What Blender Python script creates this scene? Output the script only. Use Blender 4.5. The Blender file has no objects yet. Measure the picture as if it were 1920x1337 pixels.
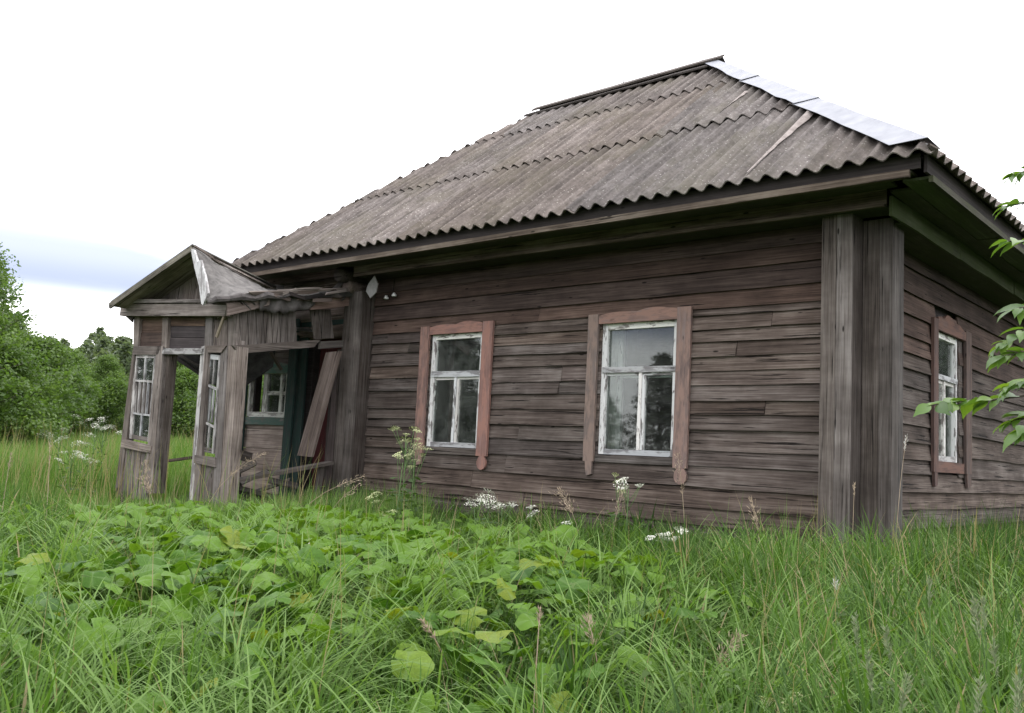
import bpy, bmesh, math, random
import numpy as np
from mathutils import Vector, Matrix

random.seed(7)
rng = np.random.default_rng(11)
SC = bpy.context.scene
COL = SC.collection

# ------------------------------------------------------------------ camera
CAM = np.array([2.6434, -7.0017, 0.6357])
YAW, PITCH, ROLL, FPX = 0.717307, 0.106413, 0.050917, 1753.43      # focal length in px of a 1920 wide picture


def cam_axes():
    f = np.array([-math.sin(YAW) * math.cos(PITCH), math.cos(YAW) * math.cos(PITCH), math.sin(PITCH)])
    r = np.array([math.cos(YAW), math.sin(YAW), 0.0])
    u = np.cross(r, f)
    c, s = math.cos(ROLL), math.sin(ROLL)
    return c * r + s * u, -s * r + c * u, f


AX_R, AX_U, AX_F = cam_axes()
cam_d = bpy.data.cameras.new("camera")
cam_d.sensor_width = 36.0
cam_d.lens = 36.0 * FPX / 1920.0
cam_d.clip_start = 0.05
cam_d.clip_end = 2000
cam = bpy.data.objects.new("camera", cam_d)
m = Matrix(((AX_R[0], AX_U[0], -AX_F[0], CAM[0]), (AX_R[1], AX_U[1], -AX_F[1], CAM[1]),
            (AX_R[2], AX_U[2], -AX_F[2], CAM[2]), (0, 0, 0, 1)))
cam.matrix_world = m
COL.objects.link(cam)
SC.camera = cam

# ------------------------------------------------------------------ sky, sun, exposure
SUN_ELEV, SUN_AZ = math.radians(52), math.radians(25)     # azimuth measured from +y towards +x
world = bpy.data.worlds.new("World")
SC.world = world
world.use_nodes = True
nt = world.node_tree
nt.nodes.clear()


def N(tree, kind, **kw):
    n = tree.nodes.new(kind)
    for k, v in kw.items():
        if k.startswith("i_"):
            key = k[2:]
            n.inputs[int(key) if key.isdigit() else key.replace("_", " ")].default_value = v
        else:
            setattr(n, k, v)
    return n


def ramp(tree, stops, interp="LINEAR"):
    n = tree.nodes.new("ShaderNodeValToRGB")
    e = n.color_ramp.elements
    n.color_ramp.interpolation = interp
    while len(e) < len(stops):
        e.new(0.5)
    for s, (p, c) in zip(e, stops):
        s.position = p
        s.color = (c if len(c) == 4 else (*c, 1)) if hasattr(c, "__len__") else (c, c, c, 1)
    return n


def L(tree, a, b):
    tree.links.new(a, b)


sky = N(nt, "ShaderNodeTexSky", sky_type="NISHITA", sun_disc=False, sun_elevation=SUN_ELEV, sun_rotation=SUN_AZ)
tc = N(nt, "ShaderNodeTexCoord")
sep = N(nt, "ShaderNodeSeparateXYZ")
L(nt, tc.outputs["Generated"], sep.inputs[0])
mp = N(nt, "ShaderNodeMapping")
mp.inputs["Scale"].default_value = (2.0, 2.0, 11.0)
mp.inputs["Location"].default_value = (0.4, 1.3, 0.2)
L(nt, tc.outputs["Generated"], mp.inputs[0])
nz = N(nt, "ShaderNodeTexNoise", i_Scale=1.2, i_Detail=6.0, i_Roughness=0.55)
L(nt, mp.outputs[0], nz.inputs["Vector"])
# blue grey cloud bank low over the horizon, broken up by noise
band = ramp(nt, [(0.112, 0), (0.148, 1), (0.178, 0.9), (0.24, 0.0)], "EASE")
L(nt, sep.outputs["Z"], band.inputs[0])
brk = ramp(nt, [(0.30, 0.45), (0.52, 1)], "EASE")
L(nt, nz.outputs[0], brk.inputs[0])
mul = N(nt, "ShaderNodeMath", operation="MULTIPLY")
L(nt, band.outputs[0], mul.inputs[0])
L(nt, brk.outputs[0], mul.inputs[1])
cl = N(nt, "ShaderNodeMix", data_type="RGBA")
cl.inputs[6].default_value = (14.8, 14.6, 14.9, 1)
cl.inputs[7].default_value = (3.5, 3.9, 5.3, 1)
L(nt, mul.outputs[0], cl.inputs[0])
mx = N(nt, "ShaderNodeMix", data_type="RGBA")
mx.inputs[0].default_value = 0.9
L(nt, sky.outputs[0], mx.inputs[6])
L(nt, cl.outputs[2], mx.inputs[7])
bg = N(nt, "ShaderNodeBackground", i_Strength=0.1)
L(nt, mx.outputs[2], bg.inputs[0])
wo = N(nt, "ShaderNodeOutputWorld")
L(nt, bg.outputs[0], wo.inputs[0])

sun_d = bpy.data.lights.new("sun", "SUN")
sun_d.energy = 0.5
sun_d.angle = math.radians(35)
sun_d.color = (1.0, 0.95, 0.88)
sun = bpy.data.objects.new("sun", sun_d)
COL.objects.link(sun)
sdir = Vector((math.sin(SUN_AZ) * math.cos(SUN_ELEV), math.cos(SUN_AZ) * math.cos(SUN_ELEV), math.sin(SUN_ELEV)))
sun.rotation_euler = sdir.to_track_quat("Z", "Y").to_euler()
sun.location = (0, 0, 30)

SC.view_settings.view_transform = "Standard"
SC.view_settings.look = "None"
SC.view_settings.exposure = 1.0
SC.view_settings.gamma = 1.0
SC.view_settings.use_curve_mapping = False

# ------------------------------------------------------------------ helpers


def ray(px, py):
    return (px - 960) / FPX * AX_R - (py - 668.5) / FPX * AX_U + AX_F


def F(px, py, y):                      # point of the plane y = const seen at that place of the photograph
    d = ray(px, py)
    return Vector(CAM + d * (y - CAM[1]) / d[1])


def S(px, py, x):                      # the same for a plane x = const
    d = ray(px, py)
    return Vector(CAM + d * (x - CAM[0]) / d[0])


def thing(name, label, cat, loc=(0, 0, 0), rotz=0.0, group=None):
    o = bpy.data.objects.new(name, None)
    o.empty_display_size = 0.1
    COL.objects.link(o)
    o.location = loc
    o.rotation_euler = (0, 0, rotz)
    return tag(o, label, cat, group)


def tag(o, label, cat, group=None, kind=None):
    o["label"] = label
    if cat:
        o["category"] = cat
    if group:
        o["group"] = group
    if kind:
        o["kind"] = kind
    return o


def link(name, me, mat, parent=None, mw=None, color=None):
    o = bpy.data.objects.new(name, me)
    if mat is not None and not me.materials:
        me.materials.append(mat)
    COL.objects.link(o)
    if mw is not None:
        o.matrix_world = mw
    if parent is not None:
        o.parent = parent
        p = parent
        pm = Matrix.Identity(4)
        chain = []
        while p is not None:
            chain.append(p.matrix_basis.copy())
            p = p.parent
        for c in reversed(chain):
            pm = pm @ c
        o.matrix_basis = pm.inverted() @ (mw if mw is not None else Matrix.Identity(4))
    if color is not None:
        o.color = (*color, 1) if len(color) == 3 else color
    return o


def mesh_from(name, verts, faces, smooth=False):
    me = bpy.data.meshes.new(name)
    me.from_pydata([tuple(v) for v in verts], [], faces)
    me.validate()
    if smooth:
        me.polygons.foreach_set("use_smooth", [True] * len(me.polygons))
    return me


def frame_at(o, x, up):                # matrix with local X along x and local Z close to up
    x = Vector(x).normalized()
    up = Vector(up)
    z = (up - x * up.dot(x)).normalized()
    y = z.cross(x)
    return Matrix(((x[0], y[0], z[0], o[0]), (x[1], y[1], z[1], o[1]), (x[2], y[2], z[2], o[2]), (0, 0, 0, 1)))


def tone(base=1.0, spread=0.14, warm=0.04):
    v = base * random.uniform(1 - spread, 1 + spread)
    w = random.uniform(-warm, warm)
    return (v * (1 + w), v, v * (1 - w))


def slab(name, pts, thick, mat, parent=None, color=None, along=None, rough=0.0):
    """flat board from a polygon of world points; thick is the extrusion along the polygon normal (sign = side).
    local X runs along the grain (first edge unless 'along' is given)"""
    pts = [Vector(p) for p in pts]
    n = Vector((0, 0, 0))
    for i in range(len(pts)):
        n += (pts[i] - pts[0]).cross(pts[(i + 1) % len(pts)] - pts[0])
    n.normalize()
    ax = Vector(along) if along is not None else max((pts[(i + 1) % len(pts)] - pts[i] for i in range(len(pts))), key=lambda e: e.length)
    ax = (ax - n * ax.dot(n)).normalized()
    z = ax.cross(n) * -1
    mw = Matrix(((ax[0], n[0], z[0], pts[0][0]), (ax[1], n[1], z[1], pts[0][1]), (ax[2], n[2], z[2], pts[0][2]), (0, 0, 0, 1)))
    if mw.determinant() < 0:
        z = -z
        mw = Matrix(((ax[0], n[0], z[0], pts[0][0]), (ax[1], n[1], z[1], pts[0][1]), (ax[2], n[2], z[2], pts[0][2]), (0, 0, 0, 1)))
    inv = mw.inverted()
    loc = [inv @ p for p in pts]
    bm = bmesh.new()
    a = [bm.verts.new(p) for p in loc]
    b = [bm.verts.new((p[0], p[1] + thick, p[2])) for p in loc]
    bm.faces.new(a)
    bm.faces.new(list(reversed(b)))
    k = len(a)
    for i in range(k):
        bm.faces.new((a[i], b[i], b[(i + 1) % k], a[(i + 1) % k]))
    bmesh.ops.recalc_face_normals(bm, faces=bm.faces)
    me = bpy.data.meshes.new(name)
    bm.to_mesh(me)
    bm.free()
    return link(name, me, mat, parent, mw, color)


def bar(name, p0, p1, w, t, up, mat, parent=None, color=None, jit=0.004, ends=0.0, segs=None):
    """a sawn board from p0 to p1 (centre line), width w along 'up', thickness t; edges slightly uneven"""
    p0, p1 = Vector(p0), Vector(p1)
    ln = (p1 - p0).length
    segs = segs or max(1, min(7, int(ln / 0.45)))
    mw = frame_at(p0, p1 - p0, up)
    vs, fs = [], []
    for i in range(segs + 1):
        x = ln * i / segs
        jz0, jz1, jy = (random.uniform(-jit, jit) for _ in range(3))
        e0, e1, e2, e3 = 0, 0, 0, 0
        if ends and i in (0, segs):
            sg = -1 if i == 0 else 1
            e0, e1, e2, e3 = (sg * random.uniform(-ends, ends) for _ in range(4))
        vs += [(x + e0, -t / 2 + jy * .5, -w / 2 + jz0), (x + e1, t / 2 + jy * .5, -w / 2 + jz0),
               (x + e2, t / 2 + jy * .5, w / 2 + jz1), (x + e3, -t / 2 + jy * .5, w / 2 + jz1)]
        if i:
            a, b = 4 * (i - 1), 4 * i
            for q in range(4):
                r = (q + 1) % 4
                fs.append((a + q, a + r, b + r, b + q))
    fs += [(3, 2, 1, 0), (4 * segs, 4 * segs + 1, 4 * segs + 2, 4 * segs + 3)]
    me = mesh_from(name, vs, fs)
    bm = bmesh.new()
    bm.from_mesh(me)
    bmesh.ops.recalc_face_normals(bm, faces=bm.faces)
    bmesh.ops.bevel(bm, geom=[e for e in bm.edges if e.calc_length() > max(w, t) * 1.2], offset=min(0.004, t * .2), segments=1, affect="EDGES") if ln > 0.3 and segs == 1 else None
    bm.to_mesh(me)
    bm.free()
    return link(name, me, mat, parent, mw, color)


def boxes_mesh(name, boxes, mat, parent=None, color=None):
    vs, fs = [], []
    for (x0, x1, y0, y1, z0, z1) in boxes:
        b = len(vs)
        vs += [(x0, y0, z0), (x1, y0, z0), (x1, y1, z0), (x0, y1, z0), (x0, y0, z1), (x1, y0, z1), (x1, y1, z1), (x0, y1, z1)]
        fs += [tuple(b + i for i in f) for f in ((3, 2, 1, 0), (4, 5, 6, 7), (0, 1, 5, 4), (1, 2, 6, 5), (2, 3, 7, 6), (3, 0, 4, 7))]
    return link(name, mesh_from(name, vs, fs), mat, parent, None, color)


def tube(name, pts, radii, mat, parent=None, sides=6, color=None, smooth=True):
    vs, fs = tube_data(pts, radii, sides)
    return link(name, mesh_from(name, vs, fs, smooth), mat, parent, None, color)


def tube_data(pts, radii, sides=6, base=0):
    pts = [Vector(p) for p in pts]
    vs, fs = [], []
    for i, p in enumerate(pts):
        d = (pts[min(i + 1, len(pts) - 1)] - pts[max(i - 1, 0)]).normalized()
        a = d.orthogonal().normalized()
        if i and abs(a.dot(pa)) < 0.99:
            a = (pa - d * pa.dot(d)).normalized()
        pa = a
        b = d.cross(a)
        r = radii[i] if hasattr(radii, "__len__") else radii
        for k in range(sides):
            t = 2 * math.pi * k / sides
            vs.append(p + (a * math.cos(t) + b * math.sin(t)) * r)
        if i:
            for k in range(sides):
                k2 = (k + 1) % sides
                fs.append((base + (i - 1) * sides + k, base + (i - 1) * sides + k2, base + i * sides + k2, base + i * sides + k))
    fs.append(tuple(base + k for k in reversed(range(sides))))
    fs.append(tuple(base + (len(pts) - 1) * sides + k for k in range(sides)))
    return vs, fs


# ------------------------------------------------------------------ materials


def new_mat(name):
    mt = bpy.data.materials.new(name)
    mt.use_nodes = True
    t = mt.node_tree
    t.nodes.clear()
    out = N(t, "ShaderNodeOutputMaterial")
    bs = N(t, "ShaderNodeBsdfPrincipled")
    L(t, bs.outputs[0], out.inputs[0])
    return mt, t, bs, out


def obj_coords(t, scale, rand=True):
    c = N(t, "ShaderNodeTexCoord")
    oi = N(t, "ShaderNodeObjectInfo")
    mp_ = N(t, "ShaderNodeMapping")
    mp_.inputs["Scale"].default_value = scale
    if rand:
        ad = N(t, "ShaderNodeVectorMath", operation="ADD")
        sc = N(t, "ShaderNodeVectorMath", operation="SCALE")
        sc.inputs[0].default_value = (37.0, 11.0, 23.0)
        L(t, oi.outputs["Random"], sc.inputs["Scale"])
        L(t, c.outputs["Object"], ad.inputs[0])
        L(t, sc.outputs[0], ad.inputs[1])
        L(t, ad.outputs[0], mp_.inputs[0])
    else:
        L(t, c.outputs["Object"], mp_.inputs[0])
    return mp_.outputs[0], oi


def noise(t, vec, scale=1.0, detail=4.0, rough=0.6):
    n = N(t, "ShaderNodeTexNoise", i_Scale=scale, i_Detail=detail, i_Roughness=rough)
    L(t, vec, n.inputs["Vector"])
    return n.outputs[0]


def mixc(t, fac, a, b, blend="MIX"):
    n = N(t, "ShaderNodeMix", data_type="RGBA", blend_type=blend)
    for sock, v in ((n.inputs[0], fac), (n.inputs[6], a), (n.inputs[7], b)):
        if isinstance(v, (int, float)):
            sock.default_value = v
        elif isinstance(v, tuple):
            sock.default_value = (*v, 1) if len(v) == 3 else v
        else:
            L(t, v, sock)
    return n.outputs[2]


def wood(name, dark, mid, light, crack=0.62, moss=None, paint=None, paint_cut=(0.42, 0.5), bump=0.5, stain=0.0):
    mt, t, bs, out = new_mat(name)
    v1, oi = obj_coords(t, (1.0, 16, 16))
    v2, _ = obj_coords(t, (1.7, 95, 95))
    v3, _ = obj_coords(t, (1.3, 52, 52))
    v4, _ = obj_coords(t, (2.2, 3.0, 3.0))
    v5, _ = obj_coords(t, (2.6, 9.0, 9.0))
    g1 = noise(t, v1, 1.0, 6, 0.65)
    g2 = noise(t, v2, 1.0, 3, 0.6)
    g3 = noise(t, v3, 1.0, 4, 0.6)
    bl = noise(t, v4, 1.0, 4, 0.6)
    add = N(t, "ShaderNodeMath", operation="MULTIPLY_ADD")
    L(t, g2, add.inputs[0])
    add.inputs[1].default_value = 0.62
    sub = N(t, "ShaderNodeMath", operation="MULTIPLY_ADD")
    L(t, g1, sub.inputs[0])
    sub.inputs[1].default_value = 0.42
    L(t, bl, N(t, "ShaderNodeMath").inputs[0])
    b2 = N(t, "ShaderNodeMath", operation="MULTIPLY_ADD")
    L(t, bl, b2.inputs[0])
    b2.inputs[1].default_value = 0.5
    b2.inputs[2].default_value = -0.27
    L(t, b2.outputs[0], sub.inputs[2])
    L(t, sub.outputs[0], add.inputs[2])
    r = ramp(t, [(0.32, dark), (0.5, mid), (0.67, light)])
    L(t, add.outputs[0], r.inputs[0])
    # long splits along the grain
    cr = ramp(t, [(crack, 0), (crack + 0.05, 1)])
    L(t, g3, cr.inputs[0])
    col = mixc(t, cr.outputs[0], r.outputs[0], tuple(c * 0.28 for c in dark))
    # knots
    vo = N(t, "ShaderNodeTexVoronoi", i_Scale=1.0, i_Randomness=1.0)
    L(t, v5, vo.inputs["Vector"])
    kn = ramp(t, [(0.05, 1), (0.085, 0)])
    L(t, vo.outputs["Distance"], kn.inputs[0])
    col = mixc(t, kn.outputs[0], col, tuple(c * 0.4 for c in dark))
    if moss:
        vm, _ = obj_coords(t, (3.0, 6.0, 6.0))
        mo = ramp(t, [(0.40, 0), (0.62, 1)])
        L(t, noise(t, vm, 1.0, 5, 0.7), mo.inputs[0])
        col = mixc(t, mo.outputs[0], col, moss)
    if paint:
        vp, _ = obj_coords(t, (5.0, 22, 22))
        pr = ramp(t, [(paint_cut[0], 0), (paint_cut[1], 1)])
        L(t, noise(t, vp, 1.0, 8, 0.7), pr.inputs[0])
        col = mixc(t, pr.outputs[0], col, paint)
    if stain:                       # rain stains and bleaching that run over several boards
        ge = N(t, "ShaderNodeNewGeometry")
        mg = N(t, "ShaderNodeMapping")
        mg.inputs["Scale"].default_value = (.8, .8, 2.6)
        L(t, ge.outputs["Position"], mg.inputs[0])
        sr = ramp(t, [(0.32, 1 - stain), (0.68, 1 + stain * .6)])
        L(t, noise(t, mg.outputs[0], 1.0, 5, 0.65), sr.inputs[0])
        col = mixc(t, 1.0, col, sr.outputs[0], "MULTIPLY")
        # rusty nails along the boards
        vn, _ = obj_coords(t, (1.15, 7.5, 7.5))
        vv = N(t, "ShaderNodeTexVoronoi", i_Scale=1.0, i_Randomness=.55)
        L(t, vn, vv.inputs["Vector"])
        nr_ = ramp(t, [(0.02, 1), (0.045, 0)])
        L(t, vv.outputs["Distance"], nr_.inputs[0])
        col = mixc(t, nr_.outputs[0], col, (.012, .009, .008))
    tint = mixc(t, 1.0, col, (1, 1, 1), "MULTIPLY")
    L(t, oi.outputs["Color"], tint.node.inputs[7])
    L(t, tint, bs.inputs["Base Color"])
    bs.inputs["Roughness"].default_value = 0.85
    bs.inputs["Specular IOR Level"].default_value = 0.25
    hsum = N(t, "ShaderNodeMath", operation="MULTIPLY_ADD")
    L(t, cr.outputs[0], hsum.inputs[0])
    hsum.inputs[1].default_value = -1.0
    L(t, add.outputs[0], hsum.inputs[2])
    bp = N(t, "ShaderNodeBump", i_Strength=bump, i_Distance=0.006)
    L(t, hsum.outputs[0], bp.inputs["Height"])
    L(t, bp.outputs[0], bs.inputs["Normal"])
    return mt


M = {}
M["plank"] = wood("weathered_plank", (.040, .029, .024), (.098, .076, .065), (.182, .152, .134), crack=0.615, bump=1.0, stain=.22)
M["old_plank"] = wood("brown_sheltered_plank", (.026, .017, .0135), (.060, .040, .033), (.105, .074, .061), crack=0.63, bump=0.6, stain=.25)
M["grey"] = wood("silver_grey_wood", (.076, .062, .054), (.178, .153, .138), (.30, .268, .248), crack=0.61, bump=.7, stain=.3)
M["moss"] = wood("mossy_eave_wood", (.036, .031, .026), (.068, .060, .048), (.11, .10, .080), crack=0.7, moss=(.058, .060, .032))
M["red"] = wood("faded_red_casing", (.12, .085, .078), (.19, .125, .11), (.25, .18, .165), crack=0.68, paint=(.275, .170, .140), paint_cut=(0.44, 0.56), bump=0.3)
M["white"] = wood("peeling_white_paint", (.14, .125, .12), (.22, .205, .20), (.30, .285, .28), crack=0.75, paint=(.68, .68, .67), paint_cut=(0.445, 0.475), bump=0.4)
M["greywhite"] = wood("worn_white_paint", (.14, .13, .13), (.22, .21, .21), (.31, .30, .30), crack=0.7, paint=(.46, .46, .46), paint_cut=(0.46, 0.54))
M["pale_green"] = wood("pale_green_paint", (.26, .27, .25), (.36, .38, .35), (.44, .46, .43), crack=0.8, paint=(.60, .64, .58), paint_cut=(0.35, 0.5))
M["green"] = wood("dark_green_paint", (.03, .038, .036), (.045, .058, .054), (.07, .085, .08), crack=0.75, paint=(.028, .060, .052), paint_cut=(0.42, 0.55), bump=0.3)
M["door"] = wood("dark_red_paint", (.03, .018, .018), (.05, .024, .024), (.07, .034, .034), crack=0.75, paint=(.075, .02, .022), paint_cut=(0.35, 0.5))
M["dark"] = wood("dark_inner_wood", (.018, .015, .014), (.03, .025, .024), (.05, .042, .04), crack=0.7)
M["pink"] = wood("bare_reddish_wood", (.10, .076, .066), (.20, .160, .142), (.31, .26, .235), crack=0.64)


def mat_slate():
    mt, t, bs, out = new_mat("corrugated_fibre_cement")
    v1, oi = obj_coords(t, (10, 1.5, 1))
    v2, _ = obj_coords(t, (30, 30, 30))
    v3, _ = obj_coords(t, (3.2, 3.2, 3.2))
    a = noise(t, v1, 1.0, 5, 0.65)
    b = noise(t, v2, 1.0, 5, 0.75)
    c = noise(t, v3, 1.0, 4, 0.6)
    r1 = ramp(t, [(0.32, (.078, .066, .060)), (0.52, (.150, .130, .120)), (0.7, (.240, .214, .202))])
    s = N(t, "ShaderNodeMath", operation="MULTIPLY_ADD")
    L(t, b, s.inputs[0]); s.inputs[1].default_value = 0.55
    s2 = N(t, "ShaderNodeMath", operation="MULTIPLY_ADD")
    L(t, a, s2.inputs[0]); s2.inputs[1].default_value = 0.35
    s3 = N(t, "ShaderNodeMath", operation="MULTIPLY_ADD")
    L(t, c, s3.inputs[0]); s3.inputs[1].default_value = 0.35; s3.inputs[2].default_value = -0.12
    L(t, s3.outputs[0], s2.inputs[2]); L(t, s2.outputs[0], s.inputs[2])
    L(t, s.outputs[0], r1.inputs[0])
    # pale lichen specks and dark algae
    v4, _ = obj_coords(t, (26, 26, 26))
    vo = N(t, "ShaderNodeTexVoronoi", i_Scale=1.0)
    L(t, v4, vo.inputs["Vector"])
    lk = ramp(t, [(0.10, 1), (0.2, 0)])
    L(t, vo.outputs["Distance"], lk.inputs[0])
    col = mixc(t, lk.outputs[0], r1.outputs[0], (.36, .34, .31))
    v5, _ = obj_coords(t, (14, 5, 14))
    al = ramp(t, [(0.50, 0), (0.66, 0.8)])
    L(t, noise(t, v5, 1.0, 5, 0.75), al.inputs[0])
    col = mixc(t, al.outputs[0], col, (.075, .066, .06))
    # rain streaks running down the slope and broad mossy stains
    v6, _ = obj_coords(t, (22, .7, 1))
    st_ = ramp(t, [(0.36, .72), (0.62, 1.18)])
    L(t, noise(t, v6, 1.0, 4, 0.6), st_.inputs[0])
    col = mixc(t, 1.0, col, st_.outputs[0], "MULTIPLY")
    ge = N(t, "ShaderNodeNewGeometry")
    ms = ramp(t, [(0.46, 0), (0.70, .5)])
    L(t, noise(t, ge.outputs["Position"], 1.3, 6, 0.7), ms.inputs[0])
    col = mixc(t, ms.outputs[0], col, (.110, .100, .066))
    tint = mixc(t, 1.0, col, (1, 1, 1), "MULTIPLY")
    L(t, oi.outputs["Color"], tint.node.inputs[7])
    L(t, tint, bs.inputs["Base Color"])
    bs.inputs["Roughness"].default_value = 0.9
    bs.inputs["Specular IOR Level"].default_value = 0.2
    bp = N(t, "ShaderNodeBump", i_Strength=0.4, i_Distance=0.004)
    L(t, b, bp.inputs["Height"])
    L(t, bp.outputs[0], bs.inputs["Normal"])
    return mt


M["slate"] = mat_slate()


def mat_plain(name, col, col2=None, rough=0.8, scale=8, metallic=0.0, bump=0.0, spec=0.3):
    mt, t, bs, out = new_mat(name)
    v, oi = obj_coords(t, (scale, scale, scale))
    n = noise(t, v, 1.0, 6, 0.65)
    r = ramp(t, [(0.3, col), (0.7, col2 or tuple(c * 1.4 for c in col))])
    L(t, n, r.inputs[0])
    tint = mixc(t, 1.0, r.outputs[0], (1, 1, 1), "MULTIPLY")
    L(t, oi.outputs["Color"], tint.node.inputs[7])
    L(t, tint, bs.inputs["Base Color"])
    bs.inputs["Roughness"].default_value = rough
    bs.inputs["Metallic"].default_value = metallic
    bs.inputs["Specular IOR Level"].default_value = spec
    if bump:
        bp = N(t, "ShaderNodeBump", i_Strength=bump, i_Distance=0.02)
        L(t, n, bp.inputs["Height"])
        L(t, bp.outputs[0], bs.inputs["Normal"])
    return mt


M["felt"] = mat_plain("roofing_felt", (.066, .063, .062), (.185, .177, .172), 0.9, 9, bump=0.8)
M["metal"] = mat_plain("galvanised_sheet", (.225, .235, .27), (.33, .34, .37), 0.5, 6, spec=.35)
M["ceramic"] = mat_plain("white_ceramic", (.7, .7, .7), (.8, .8, .8), 0.3)
M["iron"] = mat_plain("rusty_iron", (.03, .024, .02), (.08, .06, .045), 0.7)
M["bare"] = mat_plain("clean_cement", (.20, .172, .16), (.37, .325, .305), 0.9, 20)
M["grey_sheet"] = mat_plain("grey_asbestos_shard", (.26, .255, .25), (.38, .37, .36), 0.9, 14)
M["soil"] = mat_plain("dark_soil", (.018, .016, .010), (.04, .035, .02), 1.0, 6, bump=0.6)
M["paper"] = mat_plain("old_paper", (.55, .54, .5), (.68, .67, .63), 0.9)


def mat_glass():
    mt, t, bs, out = new_mat("old_window_glass")
    t.nodes.remove(bs)
    tr = N(t, "ShaderNodeBsdfTransparent")
    tr.inputs[0].default_value = (.86, .9, .88, 1)
    gl = N(t, "ShaderNodeBsdfGlossy")
    gl.inputs["Color"].default_value = (1, 1, 1, 1)
    gl.inputs["Roughness"].default_value = 0.02
    fr = N(t, "ShaderNodeFresnel", i_IOR=1.52)
    v, _ = obj_coords(t, (2.5, 2.5, 2.5))
    n = noise(t, v, 1.0, 2, 0.5)
    bp = N(t, "ShaderNodeBump", i_Strength=0.05, i_Distance=0.01)
    L(t, n, bp.inputs["Height"])
    L(t, bp.outputs[0], gl.inputs["Normal"])
    mx_ = N(t, "ShaderNodeMixShader")
    md = N(t, "ShaderNodeMath", operation="MULTIPLY")
    md.inputs[1].default_value = 0.95
    L(t, fr.outputs[0], md.inputs[0])
    L(t, md.outputs[0], mx_.inputs[0])
    L(t, tr.outputs[0], mx_.inputs[1])
    L(t, gl.outputs[0], mx_.inputs[2])
    # thin film of dust
    df = N(t, "ShaderNodeBsdfDiffuse")
    df.inputs[0].default_value = (.35, .36, .34, 1)
    v2, _ = obj_coords(t, (9, 9, 9))
    dr = ramp(t, [(0.4, 0.02), (0.75, 0.10)])
    L(t, noise(t, v2, 1.0, 5, 0.7), dr.inputs[0])
    mx2 = N(t, "ShaderNodeMixShader")
    L(t, dr.outputs[0], mx2.inputs[0])
    L(t, mx_.outputs[0], mx2.inputs[1])
    L(t, df.outputs[0], mx2.inputs[2])
    L(t, mx2.outputs[0], out.inputs[0])
    return mt


M["glass"] = mat_glass()


def mat_leaf(name, a, b, c, trans=0.4, rough=0.5, spec=0.4):
    """colour picked per blade / leaf from the 'tint' attribute (0..1), or per object when it is absent"""
    mt, t, bs, out = new_mat(name)
    at = N(t, "ShaderNodeAttribute", attribute_name="tint")
    oi = N(t, "ShaderNodeObjectInfo")
    ad = N(t, "ShaderNodeMath", operation="ADD")
    L(t, at.outputs["Fac"], ad.inputs[0])
    ml = N(t, "ShaderNodeMath", operation="MULTIPLY")
    L(t, oi.outputs["Random"], ml.inputs[0])
    ml.inputs[1].default_value = 0.0
    L(t, ml.outputs[0], ad.inputs[1])
    r = ramp(t, [(0.0, a), (0.5, b), (0.86, c), (1.0, c)])
    L(t, ad.outputs[0], r.inputs[0])
    L(t, r.outputs[0], bs.inputs["Base Color"])
    bs.inputs["Roughness"].default_value = rough
    bs.inputs["Specular IOR Level"].default_value = spec
    tl = N(t, "ShaderNodeBsdfTranslucent")
    tcol = mixc(t, 1.0, r.outputs[0], (1.15, 1.25, 0.55), "MULTIPLY")
    L(t, tcol, tl.inputs[0])
    mx_ = N(t, "ShaderNodeMixShader")
    mx_.inputs[0].default_value = trans
    L(t, bs.outputs[0], mx_.inputs[1])
    L(t, tl.outputs[0], mx_.inputs[2])
    L(t, mx_.outputs[0], out.inputs[0])
    return mt, ml, r, t


def mat_grass():
    mt, ml, r, t = mat_leaf("grass_blades", (.028, .070, .012), (.088, .175, .028), (.188, .292, .090), 0.38, 0.55, 0.18)
    e = r.color_ramp.elements
    e[2].position = 0.82
    e[3].position = 0.93
    e[3].color = (.30, .25, .145, 1)
    return mt


M["grass"] = mat_grass()
mt_, ml_, r_, t_ = mat_leaf("tree_leaves", (.060, .112, .028), (.105, .175, .044), (.160, .240, .070), 0.45)
M["tree_leaf"] = mt_
mt_, ml_, r_, t_ = mat_leaf("hazed_tree_leaves", (.105, .140, .088), (.13, .168, .102), (.16, .198, .122), 0.4)  # distance haze put into the leaf colour: paler and greyer
M["hazed_leaf"] = mt_
mt_, ml_, r_, t_ = mat_leaf("dark_tree_leaves", (.018, .034, .012), (.028, .052, .017), (.045, .078, .025), 0.25)
M["dark_leaf"] = mt_
M["bark"] = mat_plain("tree_bark", (.03, .026, .02), (.09, .078, .062), 0.95, 14, bump=0.6)


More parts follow.
